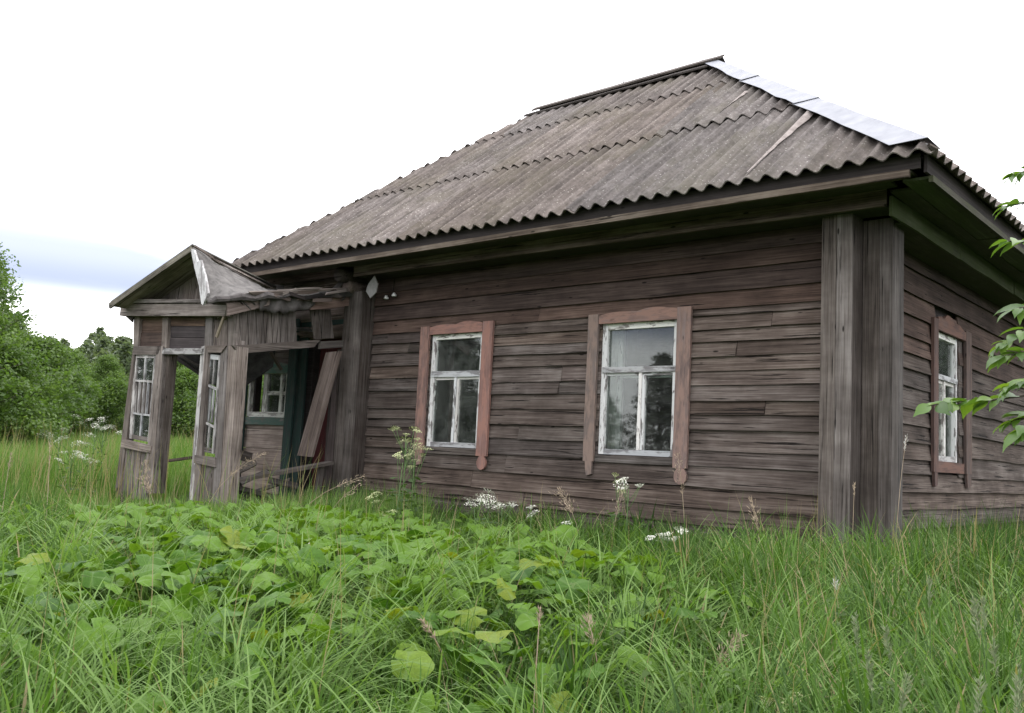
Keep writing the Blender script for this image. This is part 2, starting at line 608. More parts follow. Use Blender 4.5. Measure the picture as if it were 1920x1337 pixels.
def mat_broad():
    mt, t, bs, out = new_mat("broad_leaf")
    v, oi = obj_coords(t, (9, 9, 9))
    c = N(t, "ShaderNodeTexCoord")
    r = ramp(t, [(0.0, (.040, .108, .014)), (0.5, (.086, .185, .022)), (0.86, (.135, .250, .030)), (1.0, (.21, .24, .028))])
    L(t, oi.outputs["Random"], r.inputs[0])
    sp = ramp(t, [(0.35, .82), (0.7, 1.15)])
    L(t, noise(t, v, 1.0, 4, 0.6), sp.inputs[0])
    col = mixc(t, 1.0, r.outputs[0], sp.outputs[0], "MULTIPLY")
    # veins: paler ribs fanning out from the stalk
    at = N(t, "ShaderNodeAttribute", attribute_name="vein")
    vr = ramp(t, [(0.55, 0), (0.95, 0.55)])
    L(t, at.outputs["Fac"], vr.inputs[0])
    col = mixc(t, vr.outputs[0], col, (.16, .25, .09))
    L(t, col, bs.inputs["Base Color"])
    bs.inputs["Roughness"].default_value = 0.5
    bs.inputs["Specular IOR Level"].default_value = 0.18
    tl = N(t, "ShaderNodeBsdfTranslucent")
    tcol = mixc(t, 1.0, col, (1.3, 1.3, 0.4), "MULTIPLY")
    L(t, tcol, tl.inputs[0])
    mx_ = N(t, "ShaderNodeMixShader")
    mx_.inputs[0].default_value = 0.35
    L(t, bs.outputs[0], mx_.inputs[1])
    L(t, tl.outputs[0], mx_.inputs[2])
    L(t, mx_.outputs[0], out.inputs[0])
    bp = N(t, "ShaderNodeBump", i_Strength=0.35, i_Distance=0.006)
    L(t, vr.outputs[0], bp.inputs["Height"])
    L(t, bp.outputs[0], bs.inputs["Normal"])
    return mt


M["broad"] = mat_broad()
M["stem"] = mat_plain("green_stem", (.07, .13, .04), (.11, .18, .06), 0.6)
M["floret"] = mat_plain("white_florets", (.60, .62, .50), (.78, .78, .70), 0.8)
M["floret_old"] = mat_plain("greenish_florets", (.42, .47, .22), (.58, .61, .34), 0.8)
M["straw"] = mat_plain("dry_straw", (.26, .20, .135), (.42, .34, .25), 0.9)
M["seed"] = mat_plain("pale_seed_heads", (.15, .19, .09), (.24, .28, .16), 0.9)
M["cloth_ground"] = None

# ------------------------------------------------------------------ ground
FWD2 = np.array([-math.sin(YAW), math.cos(YAW)])


def smooth01(t):
    t = np.clip(t, 0, 1)
    return t * t * (3 - 2 * t)


def ground_z(x, y):
    x = np.asarray(x, float)
    y = np.asarray(y, float)
    s = (x - CAM[0]) * FWD2[0] + (y - CAM[1]) * FWD2[1]
    z = -0.48 + 0.35 * smooth01(s / 6.0)
    z = z + 0.37 * smooth01((s - 9.5) / 14.0) + 1.2 * smooth01((s - 26) / 60.0)
    z = z - 0.03 * np.exp(-((x + 6.6) / 2.4) ** 2 - ((y + 1.6) / 1.8) ** 2)
    z = z + 0.03 * np.sin(x * 1.7 + y * .6) * np.cos(y * 1.3) * 0.6
    return z


xs = np.concatenate([np.linspace(-420, -40, 20), np.linspace(-38, 12, 101), np.linspace(14, 420, 20)])
ys = np.concatenate([np.linspace(-420, -34, 20), np.linspace(-32, 30, 125), np.linspace(32, 420, 20)])
gx, gy = np.meshgrid(xs, ys, indexing="ij")
gz = ground_z(gx, gy)
gv = np.stack([gx, gy, gz], -1).reshape(-1, 3)
nx, ny = len(xs), len(ys)
ii, jj = np.meshgrid(np.arange(nx - 1), np.arange(ny - 1), indexing="ij")
a_ = (ii * ny + jj).ravel()
gf = np.stack([a_, a_ + ny, a_ + ny + 1, a_ + 1], -1)


def np_mesh(name, verts, quads=None, tris=None, attrs=None, smooth=False):
    me = bpy.data.meshes.new(name)
    verts = np.ascontiguousarray(verts, dtype=np.float32)
    nq = 0 if quads is None else len(quads)
    ntr = 0 if tris is None else len(tris)
    me.vertices.add(len(verts))
    me.vertices.foreach_set("co", verts.ravel())
    idx = []
    if nq:
        idx.append(np.asarray(quads, np.int32).ravel())
    if ntr:
        idx.append(np.asarray(tris, np.int32).ravel())
    idx = np.concatenate(idx)
    me.loops.add(len(idx))
    me.loops.foreach_set("vertex_index", idx)
    me.polygons.add(nq + ntr)
    starts = np.concatenate([np.arange(nq) * 4, nq * 4 + np.arange(ntr) * 3]).astype(np.int32)
    me.polygons.foreach_set("loop_start", starts)
    if smooth:
        me.polygons.foreach_set("use_smooth", np.ones(nq + ntr, dtype=bool))
    me.update(calc_edges=True)
    for k, v in (attrs or {}).items():
        at = me.attributes.new(k, "FLOAT", "POINT")
        at.data.foreach_set("value", np.ascontiguousarray(v, dtype=np.float32))
    return me


def mat_ground():
    mt, t, bs, out = new_mat("meadow_soil")
    c = N(t, "ShaderNodeTexCoord")
    n1 = noise(t, c.outputs["Object"], 0.7, 6, 0.65)
    n2 = noise(t, c.outputs["Object"], 12, 5, 0.7)
    r = ramp(t, [(0.35, (.030, .040, .014)), (0.55, (.050, .075, .022)), (0.7, (.075, .095, .035))])
    s = N(t, "ShaderNodeMath", operation="MULTIPLY_ADD")
    L(t, n2, s.inputs[0]); s.inputs[1].default_value = 0.5
    s2 = N(t, "ShaderNodeMath", operation="MULTIPLY")
    L(t, n1, s2.inputs[0]); s2.inputs[1].default_value = 0.5
    L(t, s2.outputs[0], s.inputs[2])
    L(t, s.outputs[0], r.inputs[0])
    L(t, r.outputs[0], bs.inputs["Base Color"])
    bs.inputs["Roughness"].default_value = 1.0
    bp = N(t, "ShaderNodeBump", i_Strength=0.6, i_Distance=0.05)
    L(t, n2, bp.inputs["Height"])
    L(t, bp.outputs[0], bs.inputs["Normal"])
    return mt


g = link("ground", np_mesh("ground", gv, gf, smooth=True), mat_ground())
tag(g, "uneven meadow ground under the tall grass", None, kind="structure")

# ------------------------------------------------------------------ house
OV, EZ = 0.742, 2.784
RY, RZ = 2.70, 5.448
RXL, RXR = -5.54, -2.80
EXL, EXR = -7.62, OV
HW = 5.4                                # depth of the house
XL = -7.25                              # left end of the log walls
BY = HW + OV
house = thing("house", "weathered log house clad in brown planks under a grey corrugated hip roof", "house")

# log walls behind the cladding, with real openings


def wall_with_holes(u0, u1, z0, z1, holes):
    out_, us = [], sorted({u0, u1, *[h[0] for h in holes], *[h[1] for h in holes]})
    for a, b in zip(us, us[1:]):
        zs = [(z0, z1)]
        for h in holes:
            if h[0] <= a and h[1] >= b:
                zs = [q for z in zs for q in ((z[0], min(z[1], h[2])), (max(z[0], h[3]), z[1])) if q[1] > q[0]]
        out_ += [(a, b, *z) for z in zs]
    return out_


W1 = (-4.60, -3.835, 0.70, 1.895)
W2 = (-2.355, -1.545, 0.70, 1.89)
W3 = (1.79, 2.49, 0.79, 1.967)
DOOR = (-6.72, -5.98, 0.10, 2.02)
bx = [(a, b, 0.03, 0.20, z0, z1) for a, b, z0, z1 in wall_with_holes(XL, -0.005, -0.35, 2.78, [W1, W2, DOOR])]
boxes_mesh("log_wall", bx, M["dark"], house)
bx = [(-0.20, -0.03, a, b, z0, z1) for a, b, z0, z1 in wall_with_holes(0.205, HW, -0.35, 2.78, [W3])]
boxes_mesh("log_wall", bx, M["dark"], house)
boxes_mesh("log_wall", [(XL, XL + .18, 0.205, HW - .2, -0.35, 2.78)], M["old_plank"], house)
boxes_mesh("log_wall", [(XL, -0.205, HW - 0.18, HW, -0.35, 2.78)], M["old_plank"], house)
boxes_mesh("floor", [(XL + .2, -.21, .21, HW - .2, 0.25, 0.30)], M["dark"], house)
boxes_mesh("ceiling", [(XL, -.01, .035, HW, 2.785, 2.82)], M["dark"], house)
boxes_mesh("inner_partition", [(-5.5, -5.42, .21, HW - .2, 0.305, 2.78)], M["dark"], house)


def clad(u0, u1, za0, zb0, za1, zb1, axis, mat, color, gap=0.0):
    """one lapped plank: u range, bottom/top heights at both ends, tilted so its lower edge stands proud"""
    lap = 0.015
    n = max(2, min(9, int((u1 - u0) / 0.38)))
    po, pi_ = 0.034 + random.uniform(-.005, .009), 0.009
    th = 0.015
    vs, fs = [], []
    amp = 0.0045
    for i in range(n + 1):
        t = i / n
        u = (u1 - u0) * t
        zb = za0 + (za1 - za0) * t - za0 + random.uniform(-amp, amp)
        zt = zb0 + (zb1 - zb0) * t - za0 + lap
        w = random.uniform(-.003, .004)
        vs += [(u, -po - w, zb), (u, -po - w + th, zb + .001), (u, -pi_ + th, zt), (u, -pi_, zt)]
        if i:
            a, b = 4 * (i - 1), 4 * i
            for q in range(4):
                r = (q + 1) % 4
                fs.append((a + q, b + q, b + r, a + r))
    fs += [(0, 1, 2, 3), (4 * n + 3, 4 * n + 2, 4 * n + 1, 4 * n)]
    me = mesh_from("plank", vs, fs)
    if axis == "x":
        mw = Matrix.Translation((u0, 0, za0))
    else:                                # end wall: local -y becomes world +x
        mw = Matrix.Translation((0, u0, za0)) @ Matrix.Rotation(math.pi / 2, 4, "Z")
    return link("plank", me, mat, house, mw, color)


# full length planks over the windows (sheltered, browner)
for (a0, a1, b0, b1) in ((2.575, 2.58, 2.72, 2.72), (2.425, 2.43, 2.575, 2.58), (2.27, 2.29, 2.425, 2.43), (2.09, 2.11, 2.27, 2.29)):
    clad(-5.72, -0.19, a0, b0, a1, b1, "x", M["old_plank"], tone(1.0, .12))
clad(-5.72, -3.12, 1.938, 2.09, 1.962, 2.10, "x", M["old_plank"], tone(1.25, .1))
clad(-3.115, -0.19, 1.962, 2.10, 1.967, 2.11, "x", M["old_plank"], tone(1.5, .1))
# the three panels between casings, below: silvered planks
ZA = [1.938, 1.836, 1.719, 1.576, 1.438, 1.292, 1.102, .987, .897, .79, .668]
ZB = [1.968, 1.848, 1.736, 1.637, 1.517, 1.369, 1.25, 1.101, .947, .814, .655]
ZC = [1.967, 1.902, 1.783, 1.676, 1.551, 1.431, 1.315, 1.182, 1.065, .938, .766, .639]
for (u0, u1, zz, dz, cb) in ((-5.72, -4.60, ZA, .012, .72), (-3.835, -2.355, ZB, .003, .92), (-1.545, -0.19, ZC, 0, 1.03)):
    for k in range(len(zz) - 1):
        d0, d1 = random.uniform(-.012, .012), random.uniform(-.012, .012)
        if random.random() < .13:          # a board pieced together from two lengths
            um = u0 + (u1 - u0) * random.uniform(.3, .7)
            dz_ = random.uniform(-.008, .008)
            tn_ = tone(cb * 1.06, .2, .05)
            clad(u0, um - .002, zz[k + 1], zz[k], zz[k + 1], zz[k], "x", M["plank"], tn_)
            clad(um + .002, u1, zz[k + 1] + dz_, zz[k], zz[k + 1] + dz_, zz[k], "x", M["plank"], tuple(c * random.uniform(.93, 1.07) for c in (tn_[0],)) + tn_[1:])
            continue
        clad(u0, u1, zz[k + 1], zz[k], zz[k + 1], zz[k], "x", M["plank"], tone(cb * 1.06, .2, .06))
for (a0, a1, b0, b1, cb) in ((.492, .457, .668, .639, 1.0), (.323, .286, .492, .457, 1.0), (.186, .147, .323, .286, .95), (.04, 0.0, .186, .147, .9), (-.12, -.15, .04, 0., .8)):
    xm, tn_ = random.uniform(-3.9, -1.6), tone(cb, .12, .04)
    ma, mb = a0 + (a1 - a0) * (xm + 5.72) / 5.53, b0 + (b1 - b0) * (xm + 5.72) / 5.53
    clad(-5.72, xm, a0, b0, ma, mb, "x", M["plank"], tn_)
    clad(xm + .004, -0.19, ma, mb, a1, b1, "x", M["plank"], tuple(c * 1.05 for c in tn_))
# end wall
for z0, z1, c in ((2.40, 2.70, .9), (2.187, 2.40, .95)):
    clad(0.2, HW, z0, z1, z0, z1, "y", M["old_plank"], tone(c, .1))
ZL = [2.185, 1.995, 1.814, 1.665, 1.536, 1.387, 1.2, 1.072, .925, .779, .662]
ZR = [2.188, 1.961, 1.724, 1.512, 1.277, 1.056, .848, .653]
for k in range(len(ZL) - 1):
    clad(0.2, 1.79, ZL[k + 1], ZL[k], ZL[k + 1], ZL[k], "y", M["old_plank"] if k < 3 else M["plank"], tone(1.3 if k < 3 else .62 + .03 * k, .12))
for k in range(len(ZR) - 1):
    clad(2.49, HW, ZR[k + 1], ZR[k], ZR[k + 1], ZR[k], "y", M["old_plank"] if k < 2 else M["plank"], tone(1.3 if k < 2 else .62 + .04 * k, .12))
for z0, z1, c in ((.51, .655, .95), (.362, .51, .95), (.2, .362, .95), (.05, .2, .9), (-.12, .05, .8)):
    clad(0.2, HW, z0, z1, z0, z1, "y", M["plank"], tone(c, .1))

# boxed log ends at the corner and the pilaster beside the porch


def vboard(x0, x1, y0, y1, z0, z1, mat=None, color=None):
    """vertical casing board filling the given box"""
    if (x1 - x0) >= (y1 - y0):
        w, t, up = x1 - x0, y1 - y0, (1, 0, 0)
    else:
        w, t, up = y1 - y0, x1 - x0, (0, 1, 0)
    c = ((x0 + x1) / 2, (y0 + y1) / 2)
    return bar("corner_board", (*c, z0), (*c, z1), w, t, up, mat or M["grey"], house, color, jit=0.002, segs=4)


ZB0 = -0.3
vboard(-0.198, -0.085, -0.225, -0.20, ZB0, 2.60, color=tone(0.61, .05))
vboard(-0.083, 0.032, -0.228, -0.203, ZB0, 2.60, color=tone(0.79, .05))
vboard(0.006, 0.030, -0.201, -0.004, ZB0, 2.60, M["plank"], tone(.62, .05))
vboard(-0.198, -0.174, -0.199, -0.012, ZB0, 2.60, M["plank"], tone(.6, .05))
vboard(0.033, 0.158, -0.003, 0.022, ZB0, 2.56, color=tone(0.48, .05))
vboard(0.160, 0.236, -0.006, 0.020, ZB0, 2.56, color=tone(0.57, .05))
vboard(0.236, 0.259, -0.010, 0.120, ZB0, 2.56, color=tone(0.52, .04))
vboard(0.234, 0.256, 0.122, 0.235, ZB0, 2.56, color=tone(0.46, .04))
boxes_mesh("log_end", [(-.17, .004, -.19, -.012, ZB0, 2.56), (.036, .228, .03, .22, ZB0, 2.5)], M["dark"], house)
vboard(-5.878, -5.728, -0.222, -0.198, ZB0, 2.42, color=tone(0.51, .05))
vboard(-5.726, -5.575, -0.226, -0.202, ZB0, 2.42, color=tone(0.57, .05))
vboard(-5.60, -5.577, -0.200, -0.012, ZB0, 2.42, M["plank"], tone(.7, .05))
vboard(-5.876, -5.854, -0.196, -0.012, ZB0, 2.42, M["plank"], tone(.7, .05))
boxes_mesh("log_end", [(-5.85, -5.604, -.19, -.012, ZB0, 2.36)], M["dark"], house)
# bare log ends sticking out over the pilaster
for (y0, zc, r, dx) in ((-.42, 2.60, .085, 0), (-.30, 2.475, .08, .015)):
    pts = [(-5.79 + dx, y0, zc), (-5.79 + dx, y0 + .03, zc), (-5.79 + dx, .03, zc)]
    tube("log_end", pts, [r * .93, r, r], M["pink"] if zc < 2.5 else M["plank"], house, 10, tone(.6, .05))
# unclad logs over the porch
for (zc, r, cb) in ((2.62, .105, .8), (2.42, .10, 1.0), (2.22, .10, .95), (2.03, .1, .8)):
    me_o = tube("log", [(0, 0, 0), (.6, .006, 0), (1.37, 0, 0)], [r, r * .97, r], M["plank"], None, 10, tone(cb * 1.5, .08))
    me_o.parent = house
    me_o.location = (XL - .02, 0.0, zc)
boxes_mesh("diagonal_brace", [(0, .02, 0, .05, 0, .02)], M["grey"], house).hide_render = False
bpy.data.objects.remove(bpy.data.objects["diagonal_brace"])
bar("diagonal_brace", F(478, 533, -.22), F(505, 500, -.22), .09, .025, (0, 0, 1), M["grey"], house, tone(.62), segs=1)

# cornice, front
ex = 0.60
bar("fascia", (EXL + .08, -.69, 2.735), (.665, -.69, 2.735), .10, .022, (0, 0, 1), M["dark"], house, (1, 1, 1), jit=.002)
bar("eave_lip", (EXL + .06, -.705, 2.656), (.60, -.705, 2.656), .05, .03, (0, 0, 1), M["plank"], house, (1.15, 1.15, 1.05), jit=.003)
bar("soffit_board", (EXL + .1, -.59, 2.690), (.59, -.59, 2.690), .18, .018, (0, 1, 0), M["moss"], house, tone(.9), jit=.003)
bar("soffit_board", (EXL + .1, -.415, 2.694), (.40, -.415, 2.694), .16, .018, (0, 1, 0), M["moss"], house, tone(.8), jit=.003)
bar("frieze_board", (-5.62, -.32, 2.650), (.315, -.32, 2.638), .125, .022, (0, 0, 1), M["plank"], house, (1.05, 1.05, .95), jit=.003)
bar("frieze_board", (XL - .2, -.32, 2.655), (-5.95, -.32, 2.652), .10, .022, (0, 0, 1), M["plank"], house, (.95, .92, .88), jit=.006)
bar("frieze_lip", (-5.6, -.335, 2.578), (.30, -.335, 2.568), .022, .03, (0, 0, 1), M["plank"], house, (1.0, .98, .9), jit=.003)
bar("soffit_board", (-5.62, -.17, 2.588), (.30, -.17, 2.578), .27, .016, (0, 1, 0), M["moss"], house, tone(.7), jit=.002)
# cornice, end
bar("fascia", (.69, -.665, 2.72), (.69, BY - .1, 2.72), .12, .022, (0, 0, 1), M["dark"], house, (1, 1, 1), jit=.002)
for ya, yb in ((-.60, 1.35), (1.36, 3.2), (3.21, BY - .1)):
    bar("eave_lip", (.705 + random.uniform(-.006, .006), ya, 2.630 + random.uniform(-.006, .006)), (.705 + random.uniform(-.006, .006), yb, 2.630 + random.uniform(-.006, .006)), .05, .03, (0, 0, 1), M["moss"], house, (.8, .85, .8), jit=.007)
for ya, yb in ((-.56, 1.35), (1.36, 3.2), (3.21, BY - .1)):
    bar("soffit_board", (.59 + random.uniform(-.006, .006), ya, 2.655 + random.uniform(-.006, .006)), (.59 + random.uniform(-.006, .006), yb, 2.655 + random.uniform(-.006, .006)), .18, .018, (1, 0, 0), M["moss"], house, (1.0, 1.25, .95), jit=.007)
for ya, yb in ((-.36, 1.35), (1.36, 3.2), (3.21, BY - .1)):
    bar("soffit_board", (.425 + random.uniform(-.006, .006), ya, 2.650 + random.uniform(-.006, .006)), (.425 + random.uniform(-.006, .006), yb, 2.650 + random.uniform(-.006, .006)), .14, .018, (1, 0, 0), M["moss"], house, (.7, .75, .7), jit=.007)
for ya, yb in ((-.30, 1.35), (1.36, 3.2), (3.21, BY - .1)):
    bar("frieze_board", (.335 + random.uniform(-.006, .006), ya, 2.575 + random.uniform(-.006, .006)), (.335 + random.uniform(-.006, .006), yb, 2.575 + random.uniform(-.006, .006)), .15, .022, (0, 0, 1), M["moss"], house, (.95, 1.2, .9), jit=.007)
bar("soffit_board", (.18, .03, 2.52), (.18, BY - .1, 2.52), .28, .016, (1, 0, 0), M["moss"], house, (.8, .85, .8), jit=.002)
boxes_mesh("soffit_board", [(XL - .25, XL, -.6, BY - .2, 2.69, 2.705), (XL, .6, HW, HW + .6, 2.69, 2.705)], M["moss"], house)

# roof --------------------------------------------------------------
roof = bpy.data.objects.new("roof", None)
COL.objects.link(roof)
roof.parent = house
PITCH_W, AMP = 0.154, 0.0245


def sheet_mesh(width, length, seed):
    """corrugated sheet: local x across the waves, local y up the slope, z out of the roof"""
    r = random.Random(seed)
    per = 8
    n = int(round(width / PITCH_W * per))
    xs_ = [width * i / n for i in range(n + 1)]
    ys_ = [0, length * .5, length]
    th = 0.009
    vs = []
    for s in (0, 1):
        for y in ys_:
            for x in xs_:
                vs.append((x, y, AMP * math.cos(2 * math.pi * x / PITCH_W) - th * s + .004 * math.sin(y * 2 + x * 3)))
    k = len(xs_)
    fs = []
    for s in (0, 1):
        o = s * 3 * k
        for j in range(2):
            for i in range(n):
                q = (o + j * k + i, o + j * k + i + 1, o + (j + 1) * k + i + 1, o + (j + 1) * k + i)
                fs.append(q if s == 0 else q[::-1])
    o = 3 * k
    for i in range(n):
        fs.append((i + 1, i, o + i, o + i + 1))
        fs.append((2 * k + i, 2 * k + i + 1, o + 2 * k + i + 1, o + 2 * k + i))
    for j in range(2):
        fs.append((j * k, (j + 1) * k, o + (j + 1) * k, o + j * k))
        fs.append((j * k + n, o + j * k + n, o + (j + 1) * k + n, (j + 1) * k + n))
    return vs, fs


def roof_plane(origin, ux, uy, total_w, slope_len, cuts, rows, start=0.0):
    """lay sheets on a roof plane; ux along the eave, uy up the slope; cuts = [(point, normal)] planes to clip with (world)"""
    ux, uy = Vector(ux).normalized(), Vector(uy).normalized()
    nz_ = ux.cross(uy)
    sw = 7 * PITCH_W
    for ri, (y0, y1) in enumerate(rows):
        cnt = int(math.ceil((total_w - start) / sw))
        for c in range(cnt):
            x0 = start + c * sw
            wdt = sw + PITCH_W
            vs, fs = sheet_mesh(wdt, y1 - y0, ri * 50 + c)
            me = mesh_from("roof_sheet", vs, fs, False)
            lift = 0.002 + (c % 2) * 0.003 + random.uniform(0, .003)
            # the lower edge rides on the sheet below
            tilt = 0.016 if ri else 0.004
            yv = (uy * (y1 - y0) - nz_ * tilt).normalized()
            zv = ux.cross(yv)
            sk = random.uniform(-.004, .004)
            xv = (ux + yv * sk).normalized()
            yv = zv.cross(xv)
            o = Vector(origin) + ux * x0 + uy * (y0 + random.uniform(-.018, .012)) + nz_ * (lift + (tilt + .004 if ri else .006))
            mw = Matrix(((xv[0], yv[0], zv[0], o[0]), (xv[1], yv[1], zv[1], o[1]), (xv[2], yv[2], zv[2], o[2]), (0, 0, 0, 1)))
            bm = bmesh.new()
            bm.from_mesh(me)
            inv = mw.inverted()
            ok = True
            for (pc, pn) in cuts:
                lp = inv @ Vector(pc)
                ln = inv.to_3x3() @ Vector(pn)
                bmesh.ops.bisect_plane(bm, geom=bm.verts[:] + bm.edges[:] + bm.faces[:], plane_co=lp, plane_no=ln, clear_outer=True)
                if not bm.faces:
                    ok = False
                    break
            if ok:
                for f in bm.faces:
                    f.smooth = True
                for e in bm.edges:
                    if len(e.link_faces) == 2 and e.calc_face_angle(0) > 0.9:
                        e.smooth = False
                bm.to_mesh(me)
                link("roof_sheet", me, M["slate"], roof, mw, tone(1.0, .13, .03))
            bm.free()


FL = Vector((EXL, -OV, EZ)); FR = Vector((EXR, -OV, EZ))
BL = Vector((EXL, BY, EZ)); BR = Vector((EXR, BY, EZ))
PL = Vector((RXL, RY, RZ)); PR = Vector((RXR, RY, RZ))


def vplane(a, b, keep):               # vertical clipping plane through a-b that keeps the side of 'keep'
    d = b - a
    n = Vector((d.y, -d.x, 0)).normalized()
    if (keep - a).dot(n) > 0:
        n = -n
    return (a, n)


SL = math.hypot(RY + OV, RZ - EZ)
rows_f = [(-.03, 1.86), (1.72, 3.44), (3.33, SL - .02)]
cent = Vector((-3, 1, 3))
roof_plane(FL + Vector((-.02, 0, 0)), (1, 0, 0), (0, RY + OV, RZ - EZ), EXR - EXL + .02, SL, [vplane(FL + Vector((-.03, 0, 0)), PL + Vector((-.03, 0, 0)), cent), vplane(FR, PR, cent)], rows_f)
cent = Vector((-3, 5, 3))
roof_plane(BR, (-1, 0, 0), (0, RY - BY, RZ - EZ), EXR - EXL, SL, [vplane(BL, PL, cent), vplane(BR, PR, cent)], rows_f)
SR = math.hypot(EXR - RXR, RZ - EZ)
cent = Vector((-1, 2.7, 3))
roof_plane(FR, (0, 1, 0), (RXR - EXR, 0, RZ - EZ), BY + OV, SR, [vplane(FR, PR, cent), vplane(BR, PR, cent)], [(-.04, 1.86), (1.72, 3.44), (3.33, SR - .02)])
SLf = math.hypot(RXL - EXL, RZ - EZ)
cent = Vector((-6.5, 2.7, 3))
roof_plane(BL, (0, -1, 0), (RXL - EXL, 0, RZ - EZ), BY + OV, SLf, [vplane(FL, PL, cent), vplane(BL, PL, cent)], [(-.04, 1.86), (1.72, SLf - .02)])
# boarding under the sheets closes the roof
und = [FL + Vector((.06, .06, -.03)), FR + Vector((-.06, .06, -.03)), BR + Vector((-.06, -.06, -.03)), BL + Vector((.06, -.06, -.03)),
       PL + Vector((0, 0, -.07)), PR + Vector((0, 0, -.07))]
link("roof_boarding", mesh_from("roof_boarding", und, [(0, 1, 5, 4), (1, 2, 5), (2, 3, 4, 5), (3, 0, 4)]), M["dark"], roof)
# ridge boards
dr = Vector((0, -.62, -.42)).normalized()
bar("ridge_board", PL + Vector((-.06, -.055, .045)), PR + Vector((.14, -.055, .085)), .15, .022, dr, M["grey"], roof, tone(.62), jit=.006, ends=.02)
bar("ridge_board", PL + Vector((-.18, -.10, -.035)), PR + Vector((.0, -.125, -.015)), .10, .020, dr, M["grey"], roof, tone(.4), jit=.006, ends=.03)
bar("ridge_board", PL + Vector((-.02, .06, .05)), PR + Vector((.10, .06, .075)), .15, .022, (0, .62, -.42), M["grey"], roof, tone(.55), jit=.006, ends=.02)
tube("nail", [PL.lerp(PR, .52) + Vector((0, -.02, .07)), PL.lerp(PR, .52) + Vector((0, -.02, .17))], .006, M["iron"], roof, 5)
# galvanised caps along the right hip


def hip_cap(t0, t1, w0, w1, lift, kink=0.0):
    hx = PR - FR
    nf = Vector((0, -(RZ - EZ), RY + OV)).normalized()      # front plane normal
    ne = Vector(((RZ - EZ), 0, EXR - RXR)).normalized()
    a = FR + hx * t0
    b = FR + hx * t1
    nf_, ne_ = nf * (AMP + lift), ne * (AMP + lift)
    top = (nf + ne).normalized() * (AMP + lift + .012)
    inf = Vector((-1, 0, 0))
    ine = Vector((0, 1, 0))
    vs = []
    k = 7
    for i in range(k + 1):
        t = i / k
        p = a.lerp(b, t)
        w = w0 + (w1 - w0) * t
        wob = .006 * math.sin(t * 9 + lift * 200) + kink * t * t + random.uniform(-.004, .004)
        w += random.uniform(-.012, .012)
        vs += [p + inf * w + nf_ + nf * (wob + .004), p + top + Vector((0, 0, wob * .6)), p + ine * w + ne_ + ne * wob]
    fs = []
    for i in range(k):
        q, r = 3 * i, 3 * i + 3
        fs += [(q, q + 1, r + 1, r), (q + 1, q + 2, r + 2, r + 1)]
    me = mesh_from("hip_cap", vs, fs)
    o = link("hip_cap", me, M["metal"], roof)
    md = o.modifiers.new("thickness", "SOLIDIFY")
    md.thickness = .003
    return o


hip_cap(.012, .385, .215, .19, .034)
hip_cap(.375, .70, .19, .165, .042)
hip_cap(.69, 1.03, .165, .12, .050, .02)
STRIPS = ((-.60, .02, 1.45, .10), (-1.62, 1.96, 2.56, .075))
# two pale strips of clean cement where an overlapping sheet slid off
for (xw, s0, s1, wd) in STRIPS:
    uy_ = Vector((0, RY + OV, RZ - EZ)).normalized()
    nn = Vector((0, -uy_.z, uy_.y))
    ox = round((xw - EXL + .02) / PITCH_W) * PITCH_W + EXL - .02
    vs, fs = [], []
    for i in range(13):
        t = i / 12
        s = s0 + (s1 - s0) * t
        for j in range(5):
            wj = wd * (0.45 + .55 * t) + .003 * math.sin(i * 2.1)
            x = -.045 + (j / 4) * wj
            z = AMP * math.cos(2 * math.pi * x / PITCH_W) + .0315
            if s > 1.7 and s0 < 1:
                z += .012
            vs.append(Vector((ox, -OV, EZ)) + Vector((1, 0, 0)) * x + uy_ * s + nn * z)
        if i:
            for j in range(4):
                q = (i - 1) * 5 + j
                fs.append((q, q + 1, q + 6, q + 5))
    link("bare_strip", mesh_from("bare_strip", vs, fs, True), M["bare"], roof)

# windows -------------------------------------------------------------


def pane(o_name, u0, u1, z0, z1, v, axis, parent):
    if axis == "x":
        b = (u0, u1, v - .0015, v + .0015, z0, z1)
    else:
        b = (-v - .0015, -v + .0015, u0, u1, z0, z1)
    return boxes_mesh(o_name, [b], M["glass"], parent)


